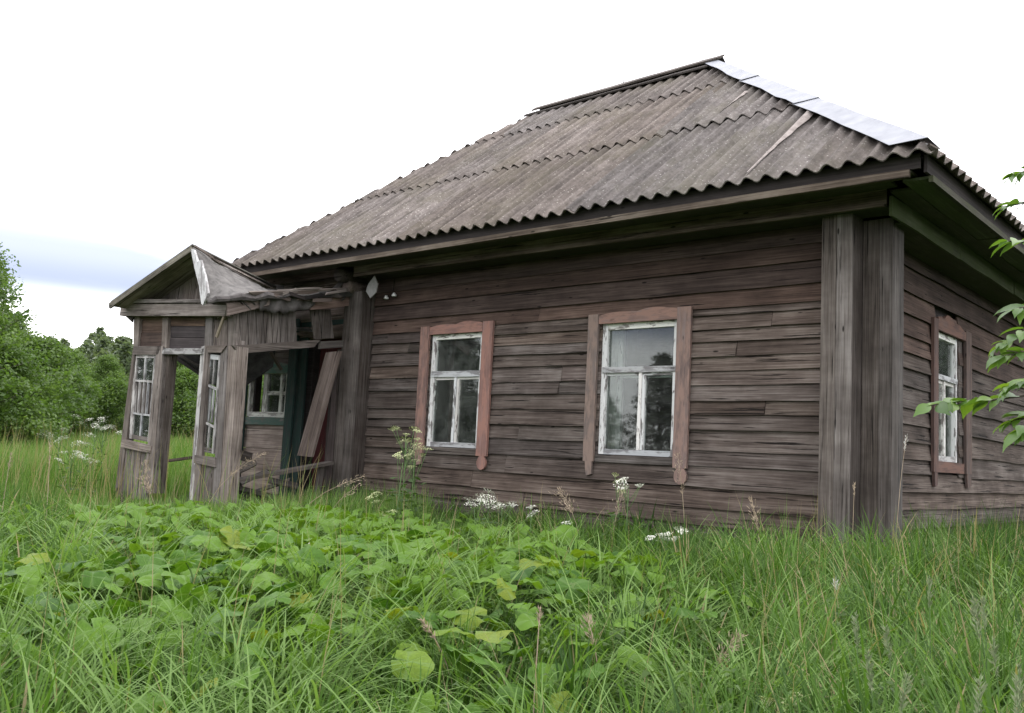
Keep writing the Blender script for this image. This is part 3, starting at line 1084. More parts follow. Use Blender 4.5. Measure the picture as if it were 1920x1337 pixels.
def window(axis, fr, sill_z, mull, trans, cas, top_h, lobes, tails, label, ctone, drop_side, split_right=True, casing_mat="red"):
    """fr = frame opening u0,u1,z0,z1 ; cas = (outer left, inner left, inner right, outer right)"""
    w = bpy.data.objects.new("window", None)
    COL.objects.link(w)
    w.parent = house
    w["label"] = label
    u0, u1, z0, z1 = fr

    def P(u, v, z):
        return Vector((u, v, z)) if axis == "x" else Vector((-v, u, z))
    upu = (1, 0, 0) if axis == "x" else (0, 1, 0)

    def piece(nm, ua, ub, za, zb, va, vb, mat, col, **kw):
        if (zb - za) >= (ub - ua):
            return bar(nm, P((ua + ub) / 2, (va + vb) / 2, za), P((ua + ub) / 2, (va + vb) / 2, zb), ub - ua, vb - va, upu, mat, w, col, segs=3, **kw)
        return bar(nm, P(ua, (va + vb) / 2, (za + zb) / 2), P(ub, (va + vb) / 2, (za + zb) / 2), zb - za, vb - va, (0, 0, 1), mat, w, col, segs=2, **kw)
    fw = .055
    # outer frame
    piece("frame", u0, u0 + fw, z0, z1, -.012, .05, M["white"], tone(.95, .05, .01), jit=.002)
    piece("frame", u1 - fw, u1, z0, z1, -.012, .05, M["white"], tone(.98, .05, .01), jit=.002)
    piece("frame", u0 + fw, u1 - fw, z1 - .055, z1, -.011, .05, M["white"], (1.05, 1.05, 1.0), jit=.002)
    piece("frame", u0 + fw, u1 - fw, z0, z0 + .05, -.011, .05, M["greywhite"], tone(.9), jit=.002)
    # transom and mullion
    piece("transom", u0 + fw * .3, u1 - fw * .3, trans[0], trans[1], -.022, .045, M["greywhite"], tone(.95), jit=.003)
    piece("sash", u0 + fw, u1 - fw, trans[0] - .028, trans[0], .005, .035, M["white"], tone(.95), jit=.002)
    piece("mullion", mull - .030, mull + .002, z0 + .02, trans[0] - .002, -.010, .04, M["white"], tone(.95), jit=.002)
    piece("sash", mull + .006, mull + .034, z0 + .05, trans[0] - .028, -.002, .038, M["white"], tone(.95), jit=.002)
    gz0 = z0 + .05
    pane("pane", u0 + fw - .004, u1 - fw + .004, trans[1] - .004, z1 - .051, .022, axis, w)
    pane("pane", u0 + fw - .004, mull - .026, gz0 - .004, trans[0] - .024, .020, axis, w)
    pane("pane", mull + .030, u1 - fw + .004, gz0 - .004, trans[0] - .024, .024, axis, w)
    # reveal inside, pale
    rv = M["pale_green"]
    piece("jamb", u0 - .0, u0 + .03, z0, z1, .053, .30, rv, (1, 1, 1))
    piece("jamb", u1 - .03, u1, z0, z1, .053, .30, rv, (.9, .9, .9))
    # inner winter sash
    iv = .20
    piece("inner_sash", u0 + .031, u0 + .085, z0 + .02, z1, iv, iv + .035, M["white"], tone(.9), jit=.002)
    piece("inner_sash", u1 - .085, u1 - .031, z0 + .02, z1, iv, iv + .035, M["white"], tone(.9), jit=.002)
    piece("inner_sash", u0 + .086, u1 - .086, trans[0] - .03, trans[1], iv, iv + .035, M["white"], tone(.9), jit=.002)
    # inner sill
    piece("sill", u0, u1, z0 - .02, z0 + .018, .052, .28, M["greywhite"], tone(.8))
    # casing
    a, b, c, d = cas
    R_ = M[casing_mat]
    piece("casing", a, b, sill_z - tails[0], z1 + .09, -.062, -.034, R_, ctone[0], jit=.003)
    piece("casing", c, d, sill_z - tails[1], z1 + .10, -.062, -.034, R_, ctone[1], jit=.003)
    # carved head board
    hb = z1 - .002
    n = 26
    vs, fs = [], []
    for i in range(n + 1):
        t = i / n
        u = b + .004 + (c - b - .008) * t
        z = top_h(t)
        for vv in (-.060, -.034):
            vs += [P(u, vv, hb), P(u, vv, hb + z)]
        if i:
            q, r = 4 * (i - 1), 4 * i
            fs += [(q, r, r + 1, q + 1), (q + 2, q + 3, r + 3, r + 2), (q + 1, r + 1, r + 3, q + 3), (q, q + 2, r + 2, r)]
    fs += [(0, 1, 3, 2), (4 * n, 4 * n + 2, 4 * n + 3, 4 * n + 1)]
    hv = P(b, -.034, hb)
    me = mesh_from("head_board", [v_ - hv for v_ in vs], fs)
    mwh = Matrix.Translation(hv)
    if axis == "y":
        rot = Matrix.Rotation(math.pi / 2, 4, "Z")
        me.transform(rot.inverted())
        mwh = Matrix.Translation(hv) @ rot
    bm = bmesh.new(); bm.from_mesh(me); bmesh.ops.recalc_face_normals(bm, faces=bm.faces); bm.to_mesh(me); bm.free()
    link("head_board", me, R_, w, mwh, ctone[2])
    # apron under the frame
    piece("apron", b + .01 if axis == "x" else b + .03, c - .006, sill_z, z0 - .004, -.045, -.026, M["grey"] if casing_mat == "red" and axis == "x" else R_, tone(.62) if axis == "x" else ctone[2], jit=.003)
    # turned drops at the casing ends
    for side, kind in drop_side:
        ua, ub = (a, b) if side == 0 else (c, d)
        zt = sill_z - tails[side]
        uc = (ua + ub) / 2 + (0.008 if side else 0)
        if kind == "disc":
            r = .062
            pts = [(uc + r * math.cos(q_), zt - .062 + r * 1.12 * math.sin(q_)) for q_ in [math.radians(a_ - 90) for a_ in range(-140, 141, 20)]]
            pts = [(uc + .03, zt)] + [(uc + r * math.sin(math.radians(s_)), zt - .068 - r * math.cos(math.radians(s_)) * 1.12) for s_ in range(140, -141, -20)] + [(uc - .03, zt)]
        else:
            pts = [(ub - .012, zt), (ub - .012, zt - .115), (ua + .045, zt - .13), (ua + .03, zt - .06), (ua + .025, zt)]
        slab("casing_drop", [P(u_, -.061, z_) for u_, z_ in pts], .024 if axis == "x" else .024, R_, w, ctone[side], along=(0, 0, 1))
    return w


def lobes_m(t):          # two scallops with rising middle, higher to the right
    return .075 + .022 * abs(math.sin(t * math.pi * 2)) ** .8 + .018 * t + (.012 if .35 < t < .9 else 0) * math.sin((t - .35) / .55 * math.pi)


def lobes_3(t):
    return .085 + .085 * max(0, math.cos((t - .42) * 3.0)) * (1 - .15 * abs(math.sin(t * 9.4))) - (.02 if abs(t - .68) < .05 or abs(t - .2) < .05 else 0)


window("x", W1, .625, -4.215, (1.436, 1.498), (-4.745, -4.612, -3.832, -3.690), lobes_m, 0, (.0, .0),
       "left front window in faded red casing beside the porch", ((.98, .95, .95), (1.08, .95, .93), (1.08, .97, .95)), ((1, "disc"), (0, "tail")))
window("x", W2, .63, -1.92, (1.440, 1.490), (-2.492, -2.378, -1.545, -1.410), lobes_m, 0, (.0, .02),
       "middle front window with greyed casing and carved head", ((.84, 1.0, 1.02), (.92, 1.0, 1.02), (.98, .98, .96)), ((1, "disc"), (0, "tail")))
window("y", W3, .69, 2.13, (1.53, 1.58), (1.632, 1.755, 2.62, 2.80), lobes_3, 0, (.0, .0),
       "end wall window with scalloped brown head board", ((.46, .46, .47), (.44, .50, .52), (.58, .54, .52)), ((1, "tail"), (0, "tail")))
cv, cf = [], []
for i in range(25):
    for z in (.80, 1.95):
        cv.append((-.34 + .012 * math.sin(i * 1.3), 1.80 + .68 * i / 24, z))
    if i:
        cf.append((2 * i - 2, 2 * i, 2 * i + 1, 2 * i - 1))
M["curtain"] = mat_plain("pale_green_curtain", (.34, .44, .37), (.44, .54, .46), .9, 3)
o = link("curtain", mesh_from("curtain", cv, cf, True), M["curtain"])
o.matrix_world = Matrix.Translation((.20, 0, 0))
tag(o, "pale greenish curtain hanging behind the end wall window", "curtain")
boxes_mesh("reveal_board", [(.001, .024, 2.495, 2.615, .77, 2.0)], M["grey"], house, (.5, .5, .5))
# crumpled paper left between the sashes
for k, (x, z, s) in enumerate(((-4.13, .745, .07), (-4.36, .74, .06))):
    vs = [(random.uniform(-s, s), random.uniform(-.02, .02), random.uniform(-.015, s * .5)) for _ in range(9)]
    bm = bmesh.new()
    for v_ in vs:
        bm.verts.new(v_)
    bmesh.ops.convex_hull(bm, input=bm.verts)
    me = bpy.data.meshes.new("paper_scrap"); bm.to_mesh(me); bm.free()
    o = link("paper_scrap", me, M["paper"], None, Matrix.Translation((x, .11, z + .02)))
    tag(o, ("white paper scrap right of the mullion behind the left front window", "white paper scrap left of the mullion behind the left front window")[k], "paper", "paper scraps on the window sill")

# insulators on the wall
ins = bpy.data.objects.new("insulator", None); COL.objects.link(ins); ins.parent = house
tube("bracket", [(-5.26, -.03, 2.56), (-5.262, -.045, 2.42), (-5.265, -.06, 2.375)], .006, M["iron"], ins, 5)
tube("bracket", [(-5.33, -.075, 2.355), (-5.265, -.06, 2.375), (-5.20, -.075, 2.375)], .006, M["iron"], ins, 5)
for x, z in ((-5.33, 2.345), (-5.20, 2.365)):
    tube("insulator_cup", [(x, -.075, z - .012), (x, -.075, z), (x, -.075, z + .018), (x, -.075, z + .03)], [.026, .028, .018, .014], M["ceramic"], ins, 10)

# door and entry front behind the porch
boxes_mesh("entry_board", [(-8.06, XL - .003, .05, .14, -.3, .96), (-8.06, XL - .003, .05, .14, 1.60, 2.74), (-8.06, -7.94, .05, .14, .961, 1.599)], M["dark"], house)
EY = -.012
for z0, z1, c in ((.83, .93, 1.0), (.58, .825, 1.05), (.30, .575, 1.1), (.02, .295, .9)):
    bar("entry_plank", (-8.02, EY, (z0 + z1) / 2), (-7.05, EY, (z0 + z1) / 2), z1 - z0, .03, (0, 0, 1), M["pink"], house, tone(c * 1.25, .1, .03))
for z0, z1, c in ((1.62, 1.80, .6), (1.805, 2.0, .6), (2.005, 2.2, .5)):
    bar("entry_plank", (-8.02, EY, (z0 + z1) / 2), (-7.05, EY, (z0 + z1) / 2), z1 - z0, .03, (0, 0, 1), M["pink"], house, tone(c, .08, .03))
# small entry window
ew = bpy.data.objects.new("window", None); COL.objects.link(ew); ew.parent = house
ew["label"] = "small white framed window with broken left pane inside the porch"
wz0, wz1 = .985, 1.575


def ebar(nm, x0, x1, z0, z1, mat=M["greywhite"], c=(1.25, 1.25, 1.2), y=-.035, t=.05):
    if x1 - x0 > z1 - z0:
        return bar(nm, (x0, y, (z0 + z1) / 2), (x1, y, (z0 + z1) / 2), z1 - z0, t, (0, 0, 1), mat, ew, c, jit=.002, segs=2)
    return bar(nm, ((x0 + x1) / 2, y, z0), ((x0 + x1) / 2, y, z1), x1 - x0, t, (1, 0, 0), mat, ew, c, jit=.002, segs=2)


ebar("frame", -7.935, -7.885, wz0, wz1)
ebar("frame", -7.13, -7.08, wz0, wz1)
ebar("frame", -7.884, -7.131, wz0 - .03, wz0 + .055)
ebar("frame", -7.884, -7.131, wz1 - .055, wz1 + .01)
ebar("mullion", -7.60, -7.525, wz0 + .056, wz1 - .056)
ebar("glazing_bar", -7.26, -7.215, wz0 + .056, wz1 - .056, t=.03)
ebar("glazing_bar", -7.524, -7.261, 1.255, 1.305, t=.03)
ebar("glazing_bar", -7.214, -7.131, 1.255, 1.305, t=.03)
for x0, x1, z0, z1 in ((-7.524, -7.261, 1.306, wz1 - .056), (-7.524, -7.261, wz0 + .056, 1.254), (-7.214, -7.131, 1.306, wz1 - .056), (-7.214, -7.131, wz0 + .056, 1.254)):
    pane("pane", x0, x1, z0, z1, -.03, "x", ew)
bar("casing", (-7.95, -.05, .925), (-7.06, -.05, .925), .095, .03, (0, 0, 1), M["green"], ew, (2.4, 1.9, 1.9), segs=2)
boxes_mesh("window_back", [(-7.93, -7.10, .30, .32, .9, 1.65)], M["dark"], ew, (1, 1, 1))
bar("inner_post", (-7.80, .12, .95), (-7.78, .12, 1.6), .10, .05, (1, 0, 0), M["pink"], ew, tone(.7), segs=2)
# green arched head over it
pts = [F(483, 700, -.06), F(549, 700, -.06), F(549, 686, -.06), F(530, 680, -.06), F(512, 679, -.06), F(497, 686, -.06)]
slab("arched_head", pts, .02, M["green"], ew, (2.6, 2.4, 2.3), along=(1, 0, 0))
for (x0, x1, z0, z1, y, c) in ((-8.13, -7.95, .45, 2.1, -.07, .9), (-7.06, -6.90, -.1, 2.2, -.085, 1.1), (-6.90, -6.74, -.1, 2.2, -.05, .8)):
    bar("green_board", ((x0 + x1) / 2, y, z0), ((x0 + x1) / 2, y, z1), x1 - x0, .03, (1, 0, 0), M["green"], house, tone(c * .8), segs=3)
bar("green_board", (-6.73, -.06, 2.07), (-5.9, -.06, 2.07), .16, .03, (0, 0, 1), M["green"], house, tone(.7), segs=2)
dr_ = bpy.data.objects.new("door", None); COL.objects.link(dr_); dr_.parent = house
for k in range(5):
    x = -6.72 + .148 * k
    bar("door_board", (x + .073, .14, .11), (x + .073, .14, 2.01), .144, .035, (1, 0, 0), M["door"], dr_, tone(1.0, .1), segs=3)

# ------------------------------------------------------------------ porch
porch = thing("porch", "collapsing grey timber porch with small gable at the left of the house", "porch", (-7.0, -.8, 0.0))
PY = -1.60
G = M["grey"]


def fq(nm, pix, y=PY, th=.03, mat=G, color=None, along=None, parent=porch):
    """board in the front plane of the porch from its corner pixels; thickness goes away from the viewer"""
    pts = [F(px, py, y) for px, py in pix]
    color = color or tone(.9, .1, .02)
    if mat is G:
        color = tuple(c * 1.22 for c in color)
    o = slab(nm, pts, 1, mat, parent, color, along)
    # recompute so thickness always runs to +y
    return fix_th(o, Vector((0, 1, 0)), th)


def sq(nm, pix, x=-5.88, th=.03, mat=G, color=None, along=None, parent=porch):
    pts = [S(px, py, x) for px, py in pix]
    o = slab(nm, pts, 1, mat, parent, color or tone(.8, .1, .02), along)
    return fix_th(o, Vector((-1, 0, 0)), th)


def fix_th(o, d, th):
    n = len(o.data.vertices) // 2
    mw = o.matrix_basis
    if o.parent is not None:
        mw = o.parent.matrix_basis @ o.matrix_basis if o.parent.parent is None else o.parent.parent.matrix_basis @ o.parent.matrix_basis @ o.matrix_basis
    nl = (mw.to_3x3() @ Vector((0, 1, 0)))
    s = 1 if nl.dot(d) > 0 else -1
    for i in range(n):
        a = o.data.vertices[i].co
        o.data.vertices[i + n].co = (a[0], a[1] + s * th, a[2])
    bm = bmesh.new(); bm.from_mesh(o.data); bmesh.ops.recalc_face_normals(bm, faces=bm.faces); bm.to_mesh(o.data); bm.free()
    return o


GR = (0.0, 1.0, 0.0)
# posts of the front (extended down into the grass)
fq("post", [(216, 915), (226, 915), (257, 655), (249, 655)], PY, .09, color=tone(.62))
fq("post", [(250, 655), (258, 655), (262, 588), (251, 588)], PY, .08, color=tone(.8))
fq("post", [(274, 925), (292, 925), (307, 650), (303, 650)], PY - .012, .05, color=tone(.55))
fq("post", [(285, 925), (294, 925), (318, 664), (308, 664)], PY + .03, .10, color=tone(.50))
fq("stile", [(268, 925), (284, 925), (305, 649), (294, 649)], PY - .02, .03, color=tone(.82))
# left glazed panel
fq("rail", [(249, 665), (296, 665), (302, 649), (250, 649)], PY - .02, .03, color=tone(.72))
fq("rail", [(226, 838), (281, 850), (284, 836), (228, 823)], PY - .03, .04, color=tone(1.0))
for k in range(4):
    t0, t1 = k / 4, (k + 1) / 4
    bx0, bx1, tx0, tx1 = 216 + 62 * t0, 216 + 62 * t1 - 1, 226 + 55 * t0, 226 + 55 * t1 - 1
    fq("panel_board", [(bx0, 935), (bx1, 937), (tx1, 838 + 12 * t1), (tx0, 838 + 12 * t0)], PY + .01 + .006 * (k % 2), .02, color=tone(.78, .14), along=(0, 0, 1))


def lerp2(a, b, t):
    return (a[0] + (b[0] - a[0]) * t, a[1] + (b[1] - a[1]) * t)


def glazed_sash(q, y, cols_mid, frame_px, mat, crooked=0.0, tail=0.0):
    """q = TL, TR, BR, BL pixel corners; top two panes, middle slits, bottom two panes"""
    w = bpy.data.objects.new("sash", None); COL.objects.link(w); w.parent = porch
    w.matrix_basis = Matrix.Identity(4)

    def at(u, v):
        return lerp2(lerp2(q[0], q[1], u), lerp2(q[3], q[2], u), v)

    def piece(nm, u0, u1, v0, v1, dy=0, th=.03, m_=mat, c=(1, 1, 1), du=0.0):
        pix = [at(u0, v0), at(u1, v0 + du), at(u1, v1 + du), at(u0, v1)]
        if abs(u1 - u0) * 45 < abs(v1 - v0) * 160:
            pix = [pix[0], pix[3], pix[2], pix[1]]
        return fq(nm, pix, y + dy, th, m_, c, parent=w)
    fu = frame_px
    piece("frame", 0, fu, 0, 1, c=tone(1.0))
    piece("frame", 1 - fu * .8, 1, 0, 1, c=tone(.75))
    piece("frame", fu, 1 - fu * .8, 0, .05, c=tone(1.1))
    piece("frame", fu, 1 - fu * .8, .95, 1, m_=G, c=tone(.6))
    piece("glazing_bar", fu, 1 - fu * .8, .305, .33, c=tone(.9), th=.022, du=crooked)
    piece("glazing_bar", fu, 1 - fu * .8, .69, .712, c=tone(.9), th=.022, du=crooked)
    if cols_mid > 2:
        piece("glazing_bar", .48, .53, .05, .305, c=tone(.9), th=.02)
        piece("glazing_bar", .48, .53, .712, .95, c=tone(.9), th=.02)
    for k in range(1, cols_mid):
        u = fu + (1 - 1.8 * fu) * k / cols_mid
        piece("glazing_bar", u - .025, u + .025, .33, .69, c=tone(.85), th=.02)
    for (v0, v1) in ((.05, .305), (.712, .95)):
        pix = [at(fu, v0), at(1 - fu, v0), at(1 - fu, v1), at(fu, v1)]
        fq("pane", pix, y + .012, .003, M["glass"], (1, 1, 1), parent=w)
    return w


def fq_patch():
    pass


# parent chain for sash pieces: porch empty -> sash empty (identity) -> pieces
glazed_sash([(252, 663), (293, 663), (280, 829), (242, 822)], PY + .0, 4, .12, M["greywhite"])
for k in range(4):   # slatted back of the middle lights
    t0 = .12 + .2 * k
    a, b = lerp2((248.6, 716), (289, 718), t0), lerp2((248.6, 716), (289, 718), t0 + .16)
    c, d = lerp2((244, 776), (284, 779), t0 + .16), lerp2((244, 776), (284, 779), t0)
    fq("slat", [a, d, c, b], PY + .035, .012, color=tone(.8), along=(0, 0, 1))
# doorway
fq("door_head", [(303, 664), (377, 664), (379, 653), (306, 653)], PY - .03, .07, M["greywhite"], tone(.72))
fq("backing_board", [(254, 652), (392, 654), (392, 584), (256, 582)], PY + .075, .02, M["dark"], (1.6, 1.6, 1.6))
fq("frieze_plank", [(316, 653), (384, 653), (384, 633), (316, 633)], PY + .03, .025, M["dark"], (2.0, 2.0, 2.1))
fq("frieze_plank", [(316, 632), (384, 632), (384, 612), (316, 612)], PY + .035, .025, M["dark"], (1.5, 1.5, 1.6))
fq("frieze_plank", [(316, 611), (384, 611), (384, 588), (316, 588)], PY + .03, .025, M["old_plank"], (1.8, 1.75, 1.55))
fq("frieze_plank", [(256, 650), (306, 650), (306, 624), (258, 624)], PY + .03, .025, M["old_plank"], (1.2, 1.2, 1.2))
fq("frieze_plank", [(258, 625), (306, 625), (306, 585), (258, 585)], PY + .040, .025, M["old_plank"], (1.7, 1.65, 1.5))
fq("post", [(303, 652), (312, 652), (316, 588), (305, 588)], PY - .005, .06, color=tone(.75))
fq("post", [(383, 652), (396, 652), (398, 588), (386, 588)], PY - .005, .06, color=tone(.62))
# right glazed panel
fq("post", [(354, 940), (361, 940), (384, 648), (377, 650)], PY - .01, .08, M["greywhite"], tone(.95))
fq("stile", [(361, 940), (372, 940), (391, 648), (384, 648)], PY - .018, .04, color=tone(.78))
fq("rail", [(391, 661), (414, 661), (424, 648), (384, 648)], PY - .03, .04, color=tone(.72))
fq("rail", [(363, 868), (403, 876), (403, 858), (365, 853)], PY - .03, .04, color=tone(.9))
fq("stile", [(398, 945), (410, 945), (427, 648), (415, 648)], PY - .012, .04, color=tone(.78))
fq("panel_board", [(362, 940), (372, 940), (375, 868), (365, 866)], PY + .01, .02, color=tone(.8), along=(0, 0, 1))
fq("panel_board", [(373, 942), (398, 945), (403, 874), (376, 868)], PY + .016, .02, color=tone(.62), along=(0, 0, 1))
glazed_sash([(390, 664), (414, 666), (401, 851), (374, 846)], PY + .01, 3, .2, M["greywhite"], crooked=.03)
fq("post", [(410, 950), (426, 950), (447, 650), (427, 648)], PY - .004, .12, color=tone(.98))
fq("post", [(398, 600), (426, 600), (426, 648), (396, 648)], PY + .02, .05, color=tone(.62), along=(0, 0, 1))
fq("post", [(427, 648), (441, 648), (443, 588), (427, 588)], PY - .004, .12, color=tone(.80), along=(0, 0, 1))
# beams under the gable
fq("beam", [(224, 592), (421, 592), (426, 569), (227, 571)], PY - .10, .10, color=tone(.88))
fq("beam", [(237, 568), (376, 567), (376, 561), (239, 561)], PY - .12, .03, color=tone(.72))
slab("bracket_board", [F(236, 592, PY - .06), F(250, 605, PY), F(252, 590, PY)], .03, G, porch, tone(.5))
# gable boards
for k in range(9):
    t0, t1 = k / 9, (k + .96) / 9
    x0, x1 = 262 + (384 - 262) * t0, 262 + (384 - 262) * t1
    top = lambda x: 566 - (566 - 500) * min(1, (x - 262) / 98.0)
    fq("gable_board", [(x0, 566), (x1, 566), (x1 + 4, top(x1 + 4) if x1 < 376 else 505), (x0 + 4, top(x0 + 4))], PY + .10 + .008 * (k % 2), .02, color=tone(.85, .13), along=(.12, 0, 1))
# left roof slope, seen from below
ap_f, ap_b = F(361, 464, -1.88), Vector((-6.98, -.40, 2.52))
el_f = F(208, 571, -1.88)
el_b = Vector((el_f[0] - .02, -.05, el_f[2] - .05))
slope = bpy.data.objects.new("roof_slope", None); COL.objects.link(slope); slope.parent = porch
nsl = (ap_f - el_f).cross(el_b - el_f)
if nsl.z < 0:
    nsl = -nsl
nsl.normalize()
for k in range(6):
    t0, t1 = k / 6, (k + .97) / 6
    a, b = el_f.lerp(el_b, t0), ap_f.lerp(ap_b, t0)
    c, d = ap_f.lerp(ap_b, t1), el_f.lerp(el_b, t1)
    o = slab("roof_board", [a, b, c, d], -.02, G, slope, tone(1.25, .12), along=b - a)
    fixd = nsl
slab("roofing_felt", [el_f + nsl * .03, ap_f + nsl * .03, ap_b + nsl * .03, el_b + nsl * .03], .014, M["felt"], slope, (1.1, 1.12, 1.0))
bar("barge_board", el_f + Vector((0, -.012, -.02)), ap_f + Vector((0, -.012, -.02)), .06, .025, (0, 0, 1), G, slope, (.72, .76, .66), jit=.004)
# white peeling barge board of the right slope
fq("barge_board", [(357, 466), (363, 468), (370, 491), (376, 487), (384, 517), (390, 549), (380, 572), (377, 569), (373, 536), (364, 501)], -1.90, .025, M["greywhite"], (1.25, 1.25, 1.25), along=(.2, 0, -1))
# right slope: felt over sagging boards, a hand-laid grid of points
ridge_pts = [F(363, 464, -1.88), F(400, 487, -1.55), F(445, 514, -1.15), F(492, 538, -.75), F(508, 544, -.55)]
eave_pts = [F(389, 566, -1.90), S(440, 556, -5.78), S(500, 551, -5.74), S(560, 552, -5.72), S(640, 549, -5.74)]
n_u, n_v = 26, 14
vs, fs = [], []


def poly_at(pp, t):
    t *= len(pp) - 1
    i = min(int(t), len(pp) - 2)
    return pp[i].lerp(pp[i + 1], t - i)


for i in range(n_u + 1):
    for j in range(n_v + 1):
        u, v = i / n_u, j / n_v
        p = poly_at(ridge_pts, u).lerp(poly_at(eave_pts, u), v)
        sag = -.05 * math.sin(v * math.pi) * (.4 + u) + .020 * math.sin(u * 17 + v * 9) * math.sin(v * 13 + u * 4) + .012 * math.sin(u * 31 - v * 14) * (0 if v in (0,) else 1)
        vs.append(p + Vector((0, 0, sag)))
for i in range(n_u):
    for j in range(n_v):
        q = i * (n_v + 1) + j
        fs.append((q, q + 1, q + n_v + 2, q + n_v + 1))
o = link("felt_slope", mesh_from("felt_slope", vs, fs, True), M["felt"], porch, None, (1.15, 1.14, 1.12))
o.modifiers.new("thickness", "SOLIDIFY").thickness = .012
bar("ridge_lath", F(366, 461, -1.88), F(412, 492, -1.5), .02, .015, (0, 0, 1), G, porch, tone(.7))
bar("ridge_lath", F(412, 492, -1.5), F(484, 536, -.8), .02, .015, (0, 0, 1), G, porch, tone(.6))
# broken eave: rolled felt, boards, splinters
rolls = [S(392, 567, -5.80), S(405, 561, -5.76), S(430, 560, -5.78), S(452, 556, -5.73), S(476, 560, -5.76), S(500, 553, -5.72), S(526, 557, -5.74), S(548, 552, -5.72)]
tube("felt_roll", rolls, [.018, .034, .028, .042, .030, .040, .028, .012], M["felt"], porch, 7, (.72, .68, .68), smooth=False)
for (a, b, w, mt_, c) in (((470, 550), (690, 540), .035, "grey", 1.0), ((505, 553), (640, 549), .05, "dark", 1.8), ((560, 548), (684, 546), .045, "pink", .7), ((520, 546), (600, 541), .03, "grey", .8),
                          ((600, 553), (688, 551), .06, "felt", .5), ((448, 553), (560, 545), .03, "grey", .9), ((640, 549), (694, 556), .05, "dark", 1.6)):
    bar("eave_slat", S(*a, -5.76 + random.uniform(-.04, .05)), S(*b, -5.78 + random.uniform(-.04, .06)), w, .02, (.5, 0, 1), M[mt_], porch, tone(c, .15), jit=.008, ends=.04, segs=3)
rolls = [S(400, 566, -5.86), S(450, 567, -5.84), S(520, 563, -5.84), S(600, 560, -5.84), S(684, 556, -5.82)]
tube("eave_pole", rolls, [.03, .035, .03, .03, .03], M["grey"], porch, 7, tone(.5))
sq("eave_board", [(427, 592), (505, 573), (506, 562), (426, 568)][0:2] + [(506, 562), (426, 568)], -5.80, .025, M["pink"], (.95, .95, .95))
sq("eave_board", [(582, 581), (620, 578), (684, 569), (655, 555), (592, 556)], -5.80, .025, M["pink"], (.85, .72, .68))
fv, ff = [], []
for i in range(13):                     # torn felt flap hanging from the eave
    t = i / 12
    px = 488 + (596 - 488) * t
    drop = [583, 582, 585, 588, 583, 590, 584, 584, 581, 583, 580, 574, 566][i]
    for j in range(5):
        v = j / 4
        p = S(px, 553 + (drop - 553) * v, -5.78 + .035 * math.sin(i * 1.7 + v * 2.2) - .03 * v)
        fv.append(p)
    if i:
        for j in range(4):
            q = (i - 1) * 5 + j
            ff.append((q, q + 1, q + 6, q + 5))
link("felt_flap", mesh_from("felt_flap", fv, ff, True), M["felt"], porch, None, (.75, .72, .72)).modifiers.new("thickness", "SOLIDIFY").thickness = .008
# side wall over the opening: vertical boards
edges = [443, 452, 467, 483, 497, 512, 527, 541, 558]
for k in range(8):
    a, b = edges[k], edges[k + 1] - 1.2
    ty = 652 - (a - 440) * .055
    sq("side_board", [(a, ty), (b, ty - 1), (b - 3, 580), (a - 3, 580)], -5.90 + .006 * (k % 2), .02, color=tone(.62, .12, .02), along=(0, 0, 1))
sq("side_board", [(590, 636), (603, 636), (597, 580), (582, 580)], -5.90, .02, color=tone(.6), along=(0, 0, 1))
sq("side_board", [(604, 635), (626, 634), (620, 580), (598, 580)], -5.906, .02, color=tone(.7), along=(0, 0, 1))
sq("side_beam", [(437, 648), (449, 663), (589, 651), (601, 637)], -5.86, .04, color=tone(.72), along=(0, 1, .05))
sq("side_beam", [(600, 654), (650, 651), (649, 638), (602, 640)], -5.85, .04, color=tone(.6))
# things glimpsed in the gap
bar("rafter", S(556, 626, -6.4), S(592, 634, -6.4), .03, .03, (0, 0, 1), M["pink"], porch, tone(.8), segs=1)
bar("rafter", S(556, 617, -6.6), S(592, 620, -6.6), .035, .03, (0, 0, 1), M["greywhite"], porch, tone(.8), segs=1)
# bottom rails on the open side
bar("rail", S(430, 903, -5.87), S(618, 868, -5.87), .035, .14, (0, 0, 1), G, porch, tone(.62), jit=.004)
bar("rail", S(446, 915, -6.0), S(520, 934, -6.0), .05, .10, (0, 0, 1), G, porch, tone(.5))
bar("rail", F(296, 866, -.35), F(362, 858, -.35), .035, .05, (0, 0, 1), M["old_plank"], porch, tone(1.0))
bar("stub_post", S(592, 945, -5.9), S(603, 874, -5.9), .07, .05, (0, 1, 0), G, porch, tone(.6))
bar("stub_post", S(612, 935, -5.93), S(628, 660, -5.93), .07, .05, (0, 1, 0), M["dark"], porch, (2.2, 2.1, 2.1))
sq("post", [(616, 940), (634, 940), (650, 655), (638, 655)], -5.91, .05, color=tone(.5), along=(0, 0, 1))
# collapsed ceiling hanging inside
cc = bpy.data.objects.new("collapsed_ceiling", None); COL.objects.link(cc); cc.parent = porch
cp = [F(318, 660, -1.0), F(436, 742, -.85), F(512, 688, -.45), F(520, 640, -.4), F(440, 600, -.7), F(330, 620, -1.0)]
slab("felt_sheet", [cp[0], cp[1], cp[4], cp[5]], .015, M["felt"], cc, (.5, .5, .5))
slab("felt_sheet", [cp[1], cp[2], cp[3], cp[4]], .015, M["felt"], cc, (.42, .42, .42))
bar("ceiling_board", F(331, 662, -1.03), F(436, 722, -.93), .03, .02, (0, 0, 1), G, cc, tone(.45))
bar("ceiling_board", F(322, 666, -1.04), F(436, 741, -.92), .04, .02, (0, 0, 1), M["dark"], cc, (1.5, 1.5, 1.5))
bar("hanging_board", F(507, 660, -.5), F(528, 694, -.35), .05, .02, (1, 0, 0), M["pink"], cc, tone(.5))
